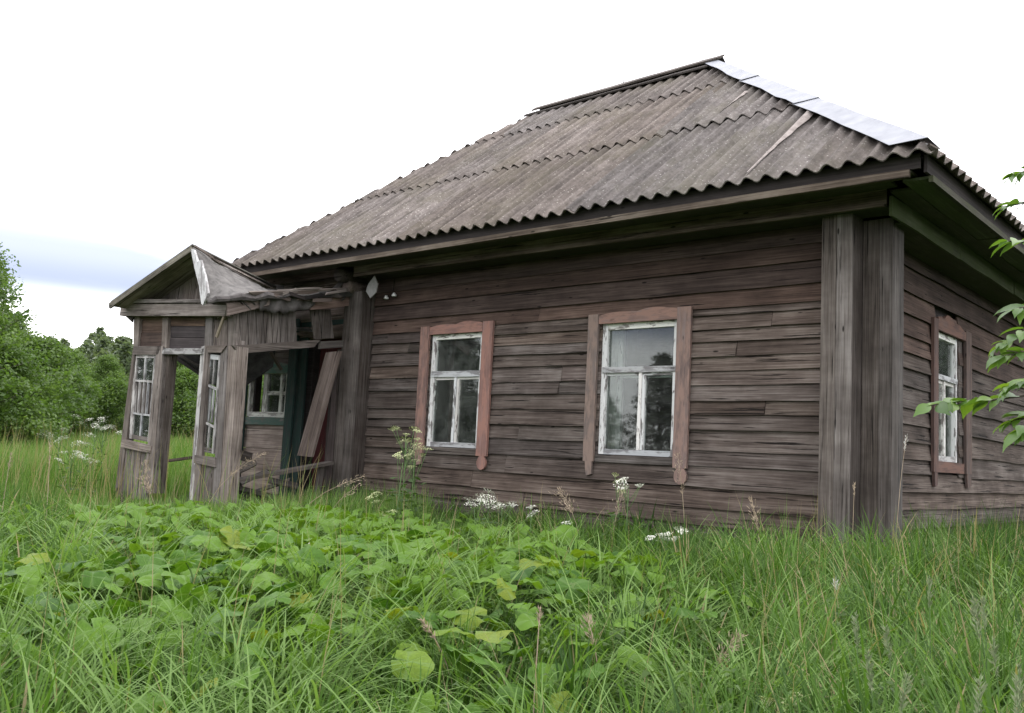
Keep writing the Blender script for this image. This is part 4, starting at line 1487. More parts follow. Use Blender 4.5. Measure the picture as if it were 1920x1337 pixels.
# splinters sticking up at the house end of the eave
for (a, b, w) in (((625, 545), (655, 515), .05), ((640, 543), (660, 528), .045), ((648, 541), (655, 517), .09), ((610, 552), (650, 548), .05)):
    bar("splinter", S(*a, -5.95), S(*b, -5.92), w, .02, (0, .6, 1), G if w < .08 else M["pink"], porch, tone(.6), segs=1, ends=.02)

# torn battens and splinters along the broken eave, and rubbish in the opening
dr2 = random.Random(3)
for k in range(13):
    px = 505 + 13.5 * k + dr2.uniform(-5, 5)
    a = S(px, 556 + dr2.uniform(-6, 8), -5.74 + dr2.uniform(-.05, .04))
    b = S(px + dr2.uniform(14, 40), 556 + dr2.uniform(-14, 10), -5.74 + dr2.uniform(-.08, .04))
    bar("batten", a, b, dr2.uniform(.018, .05), .012, (0, .3, 1), dr2.choice([G, M["pink"], M["plank"], M["dark"]]), porch, tone(.75, .3), segs=1, ends=.03)
for k in range(9):
    a = S(395 + 11 * k + dr2.uniform(-4, 4), 566 - .9 * k + dr2.uniform(-3, 3), -5.80)
    d_ = Vector((dr2.uniform(-.04, .06), dr2.uniform(-.03, .16), dr2.uniform(-.09, .05)))
    bar("batten", a, a + d_, dr2.uniform(.015, .04), .008, (1, 0, .3), dr2.choice([G, M["dark"], M["felt"]]), porch, tone(.7, .3), segs=1, ends=.02)
for (a, b, w, c) in (((435, 888), (478, 866), .09, .5), ((440, 850), (470, 858), .12, .35), ((452, 905), (500, 884), .06, .6), ((470, 925), (545, 900), .05, .5), ((446, 868), (452, 925), .05, .4), ((505, 900), (560, 912), .07, .45)):
    bar("fallen_board", F(*a, -.75), F(*b, -.55), w, .025, (0, .5, 1), G, porch, tone(c, .1), segs=1, ends=.02)
# loose things about the porch
lb = fq("loose_board", [(557, 854), (584, 857), (638, 658), (611, 661)], -.45, .03, M["pink"], (.78, .76, .76), along=F(638, 658, -.45) - F(584, 857, -.45), parent=None)
tag(lb, "broken reddish board hanging askew in the porch's open side", "board")
hs = bar("hanging_stick", F(420, 594, PY - .09), F(406, 632, PY - .09), .03, .02, (1, 0, 0), M["pink"], None, (1.0, 1.05, .85), segs=1)
tag(hs, "short pale stick dangling under the porch beam", "stick")
shard = fq("roof_shard", [(690, 533), (702, 517), (708, 532), (705, 548), (694, 559), (686, 546)], -.26, .012, M["grey_sheet"], (.85, .85, .85), parent=None)
tag(shard, "pale broken roofing shard stuck beside the porch eave", "shard")

# ------------------------------------------------------------------ trees


def leaf_cloud(centers, size, flat=.5, aspect=.62):
    n = len(centers)
    nrm = rng.normal(size=(n, 3))
    nrm[:, 2] = np.abs(nrm[:, 2]) + flat
    nrm /= np.linalg.norm(nrm, axis=1)[:, None]
    t = rng.normal(size=(n, 3))
    t -= nrm * (t * nrm).sum(1)[:, None]
    t /= np.linalg.norm(t, axis=1)[:, None]
    b = np.cross(nrm, t)
    s = size * rng.uniform(.6, 1.35, n)[:, None]
    v = np.empty((n, 4, 3))
    v[:, 0] = centers - t * s
    v[:, 1] = centers + b * s * aspect + nrm * s * .12
    v[:, 2] = centers + t * s
    v[:, 3] = centers - b * s * aspect + nrm * s * .12
    return v.reshape(-1, 3), np.arange(n * 4).reshape(-1, 4)


def make_tree_meshes(seed, height, radius, trunk_frac, n_clump, per, leaf, spread=1.0, clump_r=.35):
    r = np.random.default_rng(seed)
    pts_l = []
    tv, tf = [], []
    top = np.array([r.normal() * .1 * radius, r.normal() * .1 * radius, height * .93])

    def add_tube(a, b, ra, rb):
        mid = (a + b) / 2 + r.normal(size=3) * np.linalg.norm(b - a) * .06
        vs_, fs_ = tube_data([Vector(a), Vector(mid), Vector(b)], [ra, (ra + rb) / 2, rb], 5, len(tv))
        tv.extend(vs_); tf.extend(fs_)
    base = np.zeros(3)
    add_tube(base - np.array([0, 0, .3]), top * .55, .035 * height * .6, .02 * height * .5)
    add_tube(top * .55, top, .02 * height * .5, .008)
    for k in range(n_clump):
        h = trunk_frac + (1 - trunk_frac) * r.uniform(0, 1) ** .85
        prof = math.sin(min(1, (h - trunk_frac * .6) / (1 - trunk_frac * .6)) ** .75 * math.pi * .93 + .12)
        ang = r.uniform(0, 2 * math.pi)
        lob = 1 + .28 * math.sin(ang * 3 + seed) + .18 * math.sin(ang * 5 + h * 7 + seed)
        rad = radius * max(.12, prof) * lob * math.sqrt(r.uniform(.12, 1)) * spread
        c = np.array([math.cos(ang) * rad, math.sin(ang) * rad, h * height])
        if k % 3 == 0:
            p0 = top * max(.12, (h - .18)) * r.uniform(.8, 1)
            add_tube(p0, c, .014 * height * .35, .005)
        cr = clump_r * r.uniform(.6, 1.4)
        q = r.normal(size=(per, 3))
        q /= np.linalg.norm(q, axis=1)[:, None]
        q *= (r.uniform(0, 1, (per, 1)) ** .45) * cr
        q[:, 2] *= .62
        pts_l.append(c + q)
    cs = np.concatenate(pts_l)
    v, f = leaf_cloud(cs, leaf)
    clump_t = np.repeat(r.uniform(.0, .62, n_clump), per)
    tint = np.repeat(np.clip(clump_t + r.uniform(0, .3, len(cs)), 0, .85), 4)
    crown = np_mesh("crown", v, f, attrs={"tint": tint})
    trunk = mesh_from("trunk", tv, tf, True)
    return crown, trunk


TREE = {
    "broad": make_tree_meshes(3, 5.6, 2.1, .12, 300, 95, .046, clump_r=.42),
    "bush": make_tree_meshes(5, 2.6, 1.9, .03, 230, 100, .042, clump_r=.36),
    "bush_b": make_tree_meshes(8, 3.0, 1.6, .03, 230, 100, .042, clump_r=.38),
    "slim": make_tree_meshes(12, 7.5, 1.7, .18, 220, 60, .075, clump_r=.42),
}


def plant_tree(kind, name, x, y, s, rz, label, group, leafmat="tree_leaf", cat="tree", dz=0.0):
    t = thing(name, label, cat, (x, y, float(ground_z(x, y)) + dz), rz, group)
    t.scale = (s, s, s)
    for nm, me, mt_ in (("crown", TREE[kind][0], M[leafmat]), ("trunk", TREE[kind][1], M["bark"])):
        o = bpy.data.objects.new(nm, me)
        if not me.materials:
            me.materials.append(None)
        COL.objects.link(o)
        o.parent = t
        o.material_slots[0].link = "OBJECT"
        o.material_slots[0].material = mt_
    return t


def polar(px, dist):
    d = ray(px, 800)
    d = d[:2] / np.linalg.norm(d[:2])
    return CAM[0] + d[0] * dist, CAM[1] + d[1] * dist


gb = "bushes behind the meadow"
for (px, dist, kind, s, label, nm) in (
    (-100, 23.0, "broad", .84, "tall leafy tree at the left edge of the photo", "broadleaf_tree"),
    (-4, 25.0, "broad", .56, "rounded tree just right of the tall left edge tree", "broadleaf_tree"),
    (-10, 20.5, "bush", .80, "low bush at the foot of the left edge tree", "bush"),
    (70, 24.0, "bush_b", .82, "bushy shrub right of the rounded tree, left of the porch", "bush"),
    (120, 36.0, "broad", .58, "small tree behind the meadow bushes, midway to the porch", "broadleaf_tree"),
    (190, 40.0, "broad", .60, "small tree behind the meadow, close to the porch's left eave", "broadleaf_tree"),
    (140, 26.0, "bush", .66, "shrub midway between the left trees and the porch", "bush"),
    (205, 25.0, "bush_b", .58, "shrub whose crown touches the porch's left edge", "bush"),
    (275, 27.0, "bush", .70, "bush seen through the porch's left glazed panel", "bush"),
    (345, 26.0, "bush_b", .72, "bush framed by the porch doorway", "bush"),
    (330, 34.0, "broad", .62, "taller tree behind the bush in the porch doorway", "broadleaf_tree"),
    (405, 27.0, "bush", .85, "bush seen through the porch's right glazed panel", "bush"),
    (450, 24.0, "bush_b", .80, "bush in the gap left of the small porch window", "bush"),
    (-110, 20.0, "bush", 1.0, "bush beyond the left edge of the photo", "bush"),
):
    x, y = polar(px, dist)
    plant_tree(kind, nm, x, y, s, random.uniform(0, 6.28), label, gb if nm == "bush" else "trees at the left of the meadow", cat="bush" if nm == "bush" else "tree")
# far woods: one mass along the skyline
wv, wf, wt = [], [], []
base = 0
wr = np.random.default_rng(4)
for k in range(116):
    px = wr.uniform(-160, 640) if k < 60 else wr.choice([wr.uniform(-900, -160), wr.uniform(1900, 4200)])
    dist = wr.uniform(58, 84)
    x, y = polar(px, dist)
    h = wr.uniform(4.6, 7.0) * dist / 72
    rad = h * wr.uniform(.24, .36)
    nl = 1300 if k < 60 else 700
    hh = wr.uniform(.08, 1, nl)
    prof = np.sin(np.clip(hh, 0, 1) ** .8 * np.pi * .92 + .15)
    ang = wr.uniform(0, 6.28, nl)
    rr = rad * np.maximum(.1, prof) * np.sqrt(wr.uniform(.1, 1, nl)) * (1 + .3 * np.sin(ang * 3 + k) + .25 * np.sin(hh * 14 + ang * 2 + k))
    c = np.stack([x + np.cos(ang) * rr, y + np.sin(ang) * rr, ground_z(x, y) + hh * h], -1)
    v, f = leaf_cloud(c, .17)
    wv.append(v); wf.append(f + base); base += len(v)
    wt.append(np.repeat(np.clip(wr.uniform(0, .5) + wr.uniform(0, .3, nl), 0, .85), 4))
woods = link("woods", np_mesh("woods", np.concatenate(wv), np.concatenate(wf), attrs={"tint": np.concatenate(wt)}), M["hazed_leaf"])
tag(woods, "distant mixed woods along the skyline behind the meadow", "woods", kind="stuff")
# trees across the yard from the front wall: they show as reflections in the panes
for k, (x, y, kind, s) in enumerate(((-9.0, -17, "broad", .95), (-13.5, -19, "slim", .60), (-6.0, -19, "bush_b", 1.3), (-18, -20, "broad", .72), (-21.5, -18, "bush", 1.1),
                                     (-25, -21, "broad", .66), (-29, -20, "bush_b", 1.15), (-33, -24, "broad", .8), (-15.5, -25, "broad", .85), (-22, -27, "broad", .80), (-11, -22, "bush", 1.8), (-3, -22, "broad", 1.1),
                                     (-19, -8.5, "bush", 1.6), (-22, -12, "broad", 1.1), (-25, -7, "broad", 1.0), (-17.5, -13, "bush_b", 1.5), (-27, -3.5, "bush_b", 1.4),
                                     (3.6, 13.5, "bush_b", 1.3), (5.6, 16.5, "broad", 1.1), (8.5, 20, "broad", 1.1), (10, 15, "bush", 1.5), (6.5, 24, "slim", .9))):
    plant_tree(kind, "yard_tree", x, y, s, k * 1.3, "leafy tree across the yard, mirrored in the window panes", "trees mirrored in the window panes", "dark_leaf")

# ------------------------------------------------------------------ grass


def blades(pos, height, width, lean, seg, tint, az=None):
    """pos (n,3), per blade arrays -> verts, quads, tris, tint; blades arch over in a random direction"""
    n = len(pos)
    az = rng.uniform(0, 2 * np.pi, n) if az is None else az
    dirx = np.stack([np.cos(az), np.sin(az), np.zeros(n)], -1)
    side = np.stack([-np.sin(az), np.cos(az), np.zeros(n)], -1)
    tw = rng.uniform(-.6, .6, n)
    side = side * np.cos(tw)[:, None] + dirx * np.sin(tw)[:, None]
    k = seg
    V = np.empty((n, 2 * k + 1, 3))
    # the blade's angle from vertical grows along its length
    th0 = lean * .25
    th1 = lean
    p = pos.copy()
    for i in range(k + 1):
        t = i / k
        w = width * (1 - .15 * (1 - t)) * (1 - t ** 2.2)
        if i < k:
            V[:, 2 * i] = p - side * (w / 2)[:, None]
            V[:, 2 * i + 1] = p + side * (w / 2)[:, None]
        else:
            V[:, 2 * k] = p
        ang = th0 + (th1 - th0) * ((i + .5) / k) ** 1.3
        p = p + (dirx * np.sin(ang)[:, None] + np.array([0, 0, 1.0]) * np.cos(ang)[:, None]) * (height / k)[:, None]
    base = (np.arange(n) * (2 * k + 1))[:, None]
    q = np.array([[2 * i, 2 * i + 1, 2 * i + 3, 2 * i + 2] for i in range(k - 1)])
    quads = (base[:, None, :] + q[None]).reshape(-1, 4) if k > 1 else np.zeros((0, 4), int)
    tris = base + np.array([[2 * k - 2, 2 * k - 1, 2 * k]])
    return V.reshape(-1, 3), quads, tris, np.repeat(tint, 2 * k + 1)


def vnoise(x, y, s, seed):
    r = np.random.default_rng(seed)
    out = np.zeros_like(x)
    for _ in range(5):
        a, b, c = r.uniform(-1, 1), r.uniform(-1, 1), r.uniform(0, 6.28)
        out += np.sin((x * a + y * b) * s * 2.2 + c)
    return out / 5


def view_coords(x, y):
    dx, dy = x - CAM[0], y - CAM[1]
    s = dx * FWD2[0] + dy * FWD2[1]
    l = dx * math.cos(YAW) + dy * math.sin(YAW)
    return s, l


def inside_house(x, y, mgn=.0):
    h = (x > XL - .9 - mgn) & (x < .03 + mgn) & (y > -.03 - mgn) & (y < HW)
    h |= (x > -.2) & (x < .26) & (y > -.23) & (y < .24)
    h |= (x > -8.05) & (x < -5.95) & (y > -1.52) & (y < 0)
    return h


# where the butterbur grows (about), as a density 0..1


def burdock_density(x, y):
    def blob(cx, cy, rx, ry, ang):
        c, s = math.cos(ang), math.sin(ang)
        u, v = (x - cx) * c + (y - cy) * s, -(x - cx) * s + (y - cy) * c
        return np.exp(-((u / rx) ** 2 + (v / ry) ** 2) * 1.6)
    d = .95 * blob(-2.2, -3.1, 2.3, 1.1, -.55) + .7 * blob(-.6, -3.1, 1.3, 1.0, -.7) + .22 * blob(.3, -4.5, .9, .7, -.7) + .6 * blob(-.9, -4.7, 1.2, .8, -.5) + .6 * blob(-3.0, -3.9, 1.4, .8, -.4) + .5 * blob(-1.4, -5.0, 1.0, .6, -.4)
    d = d * np.clip(.75 + .6 * vnoise(np.asarray(x), np.asarray(y), 2.1, 33), .15, 1.2)
    return np.clip(d, 0, 1)


def scatter(n, s0, s1, l0, l1, power=1.0):
    """points in view aligned coordinates; l range given as tangent of the angle from the view axis"""
    s = (s0 ** power + (s1 ** power - s0 ** power) * rng.uniform(0, 1, n)) ** (1 / power)
    t = rng.uniform(l0, l1, n)
    l = s * t
    x = CAM[0] + s * FWD2[0] + l * math.cos(YAW)
    y = CAM[1] + s * FWD2[1] + l * math.sin(YAW)
    return x, y, s


parts = []
# near grass: tussocks whose blades arch outwards, with thinner growth between them


def base_height(x, y, s):
    hm = .27 + .10 * vnoise(x, y, 1.6, 2) + .06 * vnoise(x, y, 4.5, 3)
    hm += .05 * np.exp(-((y + .35) / .35) ** 2) * (x > -5.5)               # taller along the wall
    l_ = (x - CAM[0]) * math.cos(YAW) + (y - CAM[1]) * math.sin(YAW)
    hm += .10 * np.clip((l_ / np.maximum(s, .1)) / .4, 0, 1) * (s < 6.2) + .08 * (x > .5) * (s > 6.2)               # and to the right
    hm *= 1 - .62 * (np.exp(-((x + 7.0) / 2.4) ** 2 - ((y + 2.0) / 1.7) ** 2))
    hm *= 1 - .34 * burdock_density(x, y)
    return np.clip(hm, .10, .6)


def base_tint(x, y):
    s_, l_ = view_coords(x, y)
    return .42 + .36 * vnoise(x, y, 1.1, 5) + .12 * vnoise(x, y, 5.0, 15) - .20 * np.clip(l_ / np.maximum(s_, .1) / .35, 0, 1)


ntuf = 6600
tx, ty, ts = scatter(ntuf, 1.25, 9.8, -.80, .80, 1.45)
keep = ~inside_house(tx, ty) & (rng.uniform(0, 1, ntuf) > .82 * burdock_density(tx, ty))
keep &= rng.uniform(0, 1, ntuf) < np.clip(.70 + .6 * vnoise(tx, ty, 2.6, 1), .25, 1)
tx, ty, ts = tx[keep], ty[keep], ts[keep]
ntuf = len(tx)
per = rng.integers(10, 32, ntuf)
idx = np.repeat(np.arange(ntuf), per)
n = len(idx)
ang = rng.uniform(0, 2 * np.pi, n)
rad = np.repeat(rng.uniform(.02, .075, ntuf), per) * np.sqrt(rng.uniform(0, 1, n))
x, y = tx[idx] + np.cos(ang) * rad, ty[idx] + np.sin(ang) * rad
k_ = ~inside_house(x, y)
idx, ang, x, y = idx[k_], ang[k_], x[k_], y[k_]
n = len(x)
th_ = base_height(tx, ty, ts) * rng.uniform(.7, 1.3, ntuf)
h = th_[idx] * rng.uniform(.55, 1.35, n) * np.where(ts[idx] < 2.2, .82, 1)
tw_ = rng.choice([.0050, .0082, .0115, .0155], ntuf, p=[.20, .28, .30, .22])
w = tw_[idx] * rng.uniform(.7, 1.25, n)
tl_ = rng.uniform(.8, 2.4, ntuf)
lean = tl_[idx] * rng.uniform(.35, 1.25, n)
wind = 2.4 + .9 * vnoise(tx, ty, .9, 21)
az = np.where(rng.uniform(0, 1, n) < .55, ang + rng.normal(0, .5, n), wind[idx] + rng.normal(0, .7, n))
tt_ = base_tint(tx, ty) + rng.normal(0, .13, ntuf)
tint = np.clip(tt_[idx] + rng.normal(0, .07, n), 0, .82)
dry = rng.uniform(0, 1, n) < np.clip(.035 + .06 * vnoise(x, y, 1.7, 6) + .05 * np.clip(view_coords(x, y)[1] / 2.5, 0, 1), .01, 1)
tint[dry] = rng.uniform(.93, 1, dry.sum())
parts.append(blades(np.stack([x, y, ground_z(x, y)], -1), h, w, lean, 5, tint, az))
# thin low growth between the tussocks
x, y, s = scatter(46000, 1.25, 9.8, -.80, .80, 1.4)
k_ = ~inside_house(x, y) & (rng.uniform(0, 1, len(x)) > .5 * burdock_density(x, y))
x, y, s = x[k_], y[k_], s[k_]
n = len(x)
h = base_height(x, y, s) * rng.uniform(.35, .95, n)
parts.append(blades(np.stack([x, y, ground_z(x, y)], -1), h, rng.uniform(.003, .006, n), rng.uniform(.2, 1.3, n), 4, np.clip(base_tint(x, y) - .08 + rng.normal(0, .12, n), 0, .8)))
# long pale bluish arching blades standing over the rest, near the camera
nt_ = 260
tx, ty, ts = scatter(nt_, 1.8, 6.8, -.62, .62, 1.25)
per = 46
x = np.repeat(tx, per) + rng.normal(0, .05, nt_ * per)
y = np.repeat(ty, per) + rng.normal(0, .05, nt_ * per)
az = np.repeat(rng.uniform(0, 6.28, nt_), per) + rng.normal(0, .75, nt_ * per)
k_ = ~inside_house(x, y)
x, y, az = x[k_], y[k_], az[k_]
n = len(x)
h = rng.uniform(.34, .66, n)
parts.append(blades(np.stack([x, y, ground_z(x, y)], -1), h, rng.uniform(.007, .0135, n), rng.uniform(1.2, 2.7, n), 7, np.clip(rng.normal(.72, .08, n), .3, .82), az))
# stiff broad reed leaves at the foot of the corner boards and along the right
tx, ty = rng.uniform(-1.9, 1.9, 150), rng.uniform(-1.5, -.3, 150)
per = 13
x = np.repeat(tx, per) + rng.normal(0, .05, 150 * per)
y = np.repeat(ty, per) + rng.normal(0, .05, 150 * per)
k_ = ~inside_house(x, y)
x, y = x[k_], y[k_]
n = len(x)
parts.append(blades(np.stack([x, y, ground_z(x, y)], -1), rng.uniform(.18, .42, n), rng.uniform(.009, .017, n), rng.uniform(.3, 1.9, n), 6, np.clip(rng.normal(.33, .14, n), 0, .8)))
# tall thin straw standing over the green
for (cnt_, s0, s1, l0, l1, h0, h1) in ((1100, 8.0, 22.0, -.62, -.20, .5, .95), (420, 2.6, 8.5, -.5, .55, .35, .62), (260, 3.0, 8.0, .25, .6, .35, .7)):
    x, y, s = scatter(cnt_, s0, s1, l0, l1, 1.2)
    k_ = ~inside_house(x, y, .1)
    x, y, s = x[k_], y[k_], s[k_]
    n = len(x)
    parts.append(blades(np.stack([x, y, ground_z(x, y)], -1), rng.uniform(h0, h1, n), .0028 + .0004 * s, rng.uniform(.05, .9, n), 4, np.where(rng.uniform(0, 1, n) < .65, rng.uniform(.93, 1, n), .7)))
# mid and far meadow on the left
x, y, s = scatter(100000, 8.0, 27.0, -.82, -.08, 1.0)
k_ = ~inside_house(x, y)
x, y, s = x[k_], y[k_], s[k_]
n = len(x)
lowp = 1 - .68 * np.exp(-((x + 7.0) / 2.4) ** 2 - ((y + 2.0) / 1.7) ** 2)
h = lowp * (.42 + .10 * vnoise(x, y, .9, 7) + .05 * np.clip((s - 9) / 8, 0, 1)) * rng.uniform(.6, 1.3, n)
w = rng.uniform(.004, .009, n) * np.clip(s / 9, 1, 2.6)
tint = np.clip(.64 + .30 * vnoise(x, y, .8, 8) + .15 * vnoise(x, y, 3.1, 18) + rng.normal(0, .17, n), 0, .82)
dry = rng.uniform(0, 1, n) < .07
tint[dry] = rng.uniform(.9, 1, dry.sum())
parts.append(blades(np.stack([x, y, ground_z(x, y)], -1), h, w, rng.uniform(.1, 1.1, n), 3, tint))
# the yard goes on to both sides of the view
for (cnt_, l0, l1, s0, s1) in ((17000, .80, 2.2, .8, 9.0), (15000, -2.2, -.80, .8, 9.0), (9000, .80, 1.5, 9.0, 18.0), (9000, -1.5, -.82, 9.0, 20.0)):
    x, y, s = scatter(cnt_, s0, s1, l0, l1, 1.5)
    k_ = ~inside_house(x, y)
    x, y, s = x[k_], y[k_], s[k_]
    n = len(x)
    parts.append(blades(np.stack([x, y, ground_z(x, y)], -1), rng.uniform(.2, .55, n), rng.uniform(.010, .020, n) * np.clip(s / 7, 1, 2), rng.uniform(.4, 1.9, n), 3, np.clip(.45 + .25 * vnoise(x, y, 1.2, 41) + rng.normal(0, .14, n), 0, .8)))
# strip beyond the end wall on the right and around
x, y, s = scatter(30000, 6.5, 16.0, .33, .80, 1.0)
k_ = ~inside_house(x, y) & (x > .02)
x, y, s = x[k_], y[k_], s[k_]
n = len(x)
h = (.40 + .14 * vnoise(x, y, 1.4, 9)) * rng.uniform(.6, 1.3, n)
parts.append(blades(np.stack([x, y, ground_z(x, y)], -1), h, rng.uniform(.005, .011, n), rng.uniform(.1, 1.3, n), 4, np.clip(.35 + rng.normal(0, .17, n), 0, .8)))
# merge
off, vs_, qs_, tr_, ti_ = 0, [], [], [], []
for v, q, t, ti in parts:
    vs_.append(v); qs_.append(q + off); tr_.append(t + off); ti_.append(ti)
    off += len(v)
me = np_mesh("grass", np.concatenate(vs_), np.concatenate(qs_), np.concatenate(tr_), {"tint": np.concatenate(ti_)})
grass = link("grass", me, M["grass"])
tag(grass, "tall uncut green grass covering the yard and meadow", "grass", kind="stuff")

# ------------------------------------------------------------------ broad butterbur leaves


def broad_leaf_mesh(seed):
    r = random.Random(seed)
    nr, na = 5, 18
    vs, fs, ve = [(0, 0, 0)], [], [1.0]
    ph = r.uniform(0, 6.28)
    for i in range(1, nr + 1):
        t = i / nr
        for k in range(na):
            a = -math.pi * .93 + 2 * math.pi * .93 * k / (na - 1)
            rad = (1.0 + .16 * math.cos(a)) * (1 - .18 * max(0, math.cos(a * .5)) ** 8 * 0) * (1 + .12 * math.cos(a) ** 3)
            rad *= 1 + .035 * math.sin(a * 9 + ph)
            x, y = math.cos(a) * rad * t, math.sin(a) * rad * t * .92
            z = .16 * t * t * math.sin(a * 2 + ph) + .10 * t * math.sin(a * 5 + ph * 2) - .22 * t * t + .10 * abs(y)
            vs.append((x, y, z))
            ve.append(abs(math.cos((k / (na - 1)) * math.pi * 4)) ** 4)
            if k:
                b = 1 + (i - 1) * na + k
                if i == 1:
                    fs.append((0, b - 1, b))
                else:
                    fs.append((b - 1 - na, b - 1, b, b - na))
    # stalk
    sv, sf = tube_data([Vector((0, 0, -.01)), Vector((-.15, 0, -.6)), Vector((-.1, 0, -1.6))], [.03, .04, .05], 4, len(vs))
    ve += [.9] * len(sv)
    vs += sv
    fs += sf
    me = mesh_from("leaf", vs, fs, True)
    at = me.attributes.new("vein", "FLOAT", "POINT")
    at.data.foreach_set("value", np.array(ve, np.float32))
    me.materials.append(M["broad"])
    return me


LEAVES = [broad_leaf_mesh(i) for i in range(7)]
patch_t = thing("butterbur_patch", "spreading patch of broad round butterbur leaves among the grass before the house", "wild plants", (-1.2, -3.4, float(ground_z(-1.2, -3.4))))
cnt = 0
cand = []
cx = rng.uniform(-4.4, 1.9, 20000)
cy = rng.uniform(-6.3, -1.2, 20000)
dd = burdock_density(cx, cy)
ok = rng.uniform(0, 1, 20000) < dd ** 1.4
cx, cy = cx[ok], cy[ok]
chosen = []
for x, y in zip(cx, cy):
    s, l = view_coords(x, y)
    if s < 2.0:
        continue
    sz = random.uniform(.038, .086)
    if any((x - a) ** 2 + (y - b) ** 2 < (.47 * (sz + c)) ** 2 for a, b, c in chosen):
        continue
    chosen.append((x, y, sz))
    if len(chosen) >= 1150:
        break
chosen.sort(key=lambda c: -c[2] / view_coords(c[0], c[1])[0])
restv, restf, restn = [], [], []
for k, (x, y, sz) in enumerate(chosen):
    zz = float(ground_z(x, y)) + random.uniform(.14, .29)
    lm = random.choice(LEAVES)
    loc = Vector((x, y, zz)) - patch_t.location
    # leaves tip towards the light and the viewer
    rot = (random.gauss(0, .33), random.gauss(.22, .3), random.uniform(0, 6.28))
    if k < 300:
        o = bpy.data.objects.new("leaf", lm)
        COL.objects.link(o)
        o.parent = patch_t
        o.location = loc
        o.scale = (sz, sz, sz)
        o.rotation_euler = rot
    else:
        mw = Matrix.LocRotScale(loc, __import__("mathutils").Euler(rot), Vector((sz, sz, sz)))
        b0 = len(restv)
        restv += [mw @ v_.co for v_ in lm.vertices]
        restf += [tuple(b0 + i for i in p.vertices) for p in lm.polygons]
        restn += [d.value for d in lm.attributes["vein"].data]
if restv:
    me = mesh_from("small_leaves", restv, restf, True)
    at = me.attributes.new("vein", "FLOAT", "POINT")
    at.data.foreach_set("value", np.array(restn[:len(me.vertices)], np.float32))
    me.materials.append(M["broad"])
    o = bpy.data.objects.new("small_leaves", me)
    COL.objects.link(o)
    o.parent = patch_t
    o["kind"] = "stuff"

# ------------------------------------------------------------------ leafy weeds at the wall foot and on the right
wr2 = random.Random(21)
wv2, wf2, wt2 = [], [], []
for k in range(430):
    if k < 210:
        x, y = wr2.uniform(-5.4, 2.4), wr2.uniform(-1.3, -.12)
    elif k < 330:
        x, y = wr2.uniform(.2, 2.4), wr2.uniform(-4.6, -.6)
    else:
        x, y = wr2.uniform(-4.5, 1.5), wr2.uniform(-5.0, -1.2)
    if inside_house(np.array(x), np.array(y), .05):
        continue
    z0 = float(ground_z(x, y))
    h = wr2.uniform(.18, .40) if k < 330 else wr2.uniform(.15, .32)
    lx, ly = wr2.gauss(0, .18), wr2.gauss(0, .18)
    tn = wr2.uniform(.05, .7)
    top = Vector((x + lx * h, y + ly * h, z0 + h))
    bot = Vector((x, y, z0))
    sd = Vector((wr2.gauss(0, 1), wr2.gauss(0, 1), 0)).normalized() * .0025
    b = len(wv2)
    wv2 += [bot - sd, bot + sd, top]
    wf2.append((b, b + 1, b + 2))
    wt2 += [tn] * 3
    for j in range(wr2.randint(8, 18)):
        q = wr2.uniform(.2, 1)
        c = bot.lerp(top, q)
        a = wr2.uniform(0, 6.28)
        d = Vector((math.cos(a), math.sin(a), wr2.uniform(-.4, .6))).normalized() * wr2.uniform(.028, .062) * (1.2 - .4 * q)
        n_ = Vector((wr2.gauss(0, .3), wr2.gauss(0, .3), 1))
        s_ = d.cross(n_).normalized() * d.length * wr2.uniform(.18, .34)
        m_ = c + d * .5 + Vector((0, 0, .006))
        e_ = c + d + Vector((0, 0, -d.length * .25))
        b = len(wv2)
        wv2 += [c, m_ + s_, e_, m_ - s_]
        wf2.append((b, b + 1, b + 2, b + 3))
        wt2 += [min(.8, max(0, tn + wr2.uniform(-.15, .15)))] * 4
me = mesh_from("weeds", wv2, wf2)
at = me.attributes.new("tint", "FLOAT", "POINT")
at.data.foreach_set("value", np.array(wt2, np.float32))
tag(link("weeds", me, M["tree_leaf"]), "small leafy weeds mixed into the grass along the wall foot", "weeds", kind="stuff")

# ------------------------------------------------------------------ cow parsley
GP = "cow parsley plants in flower"


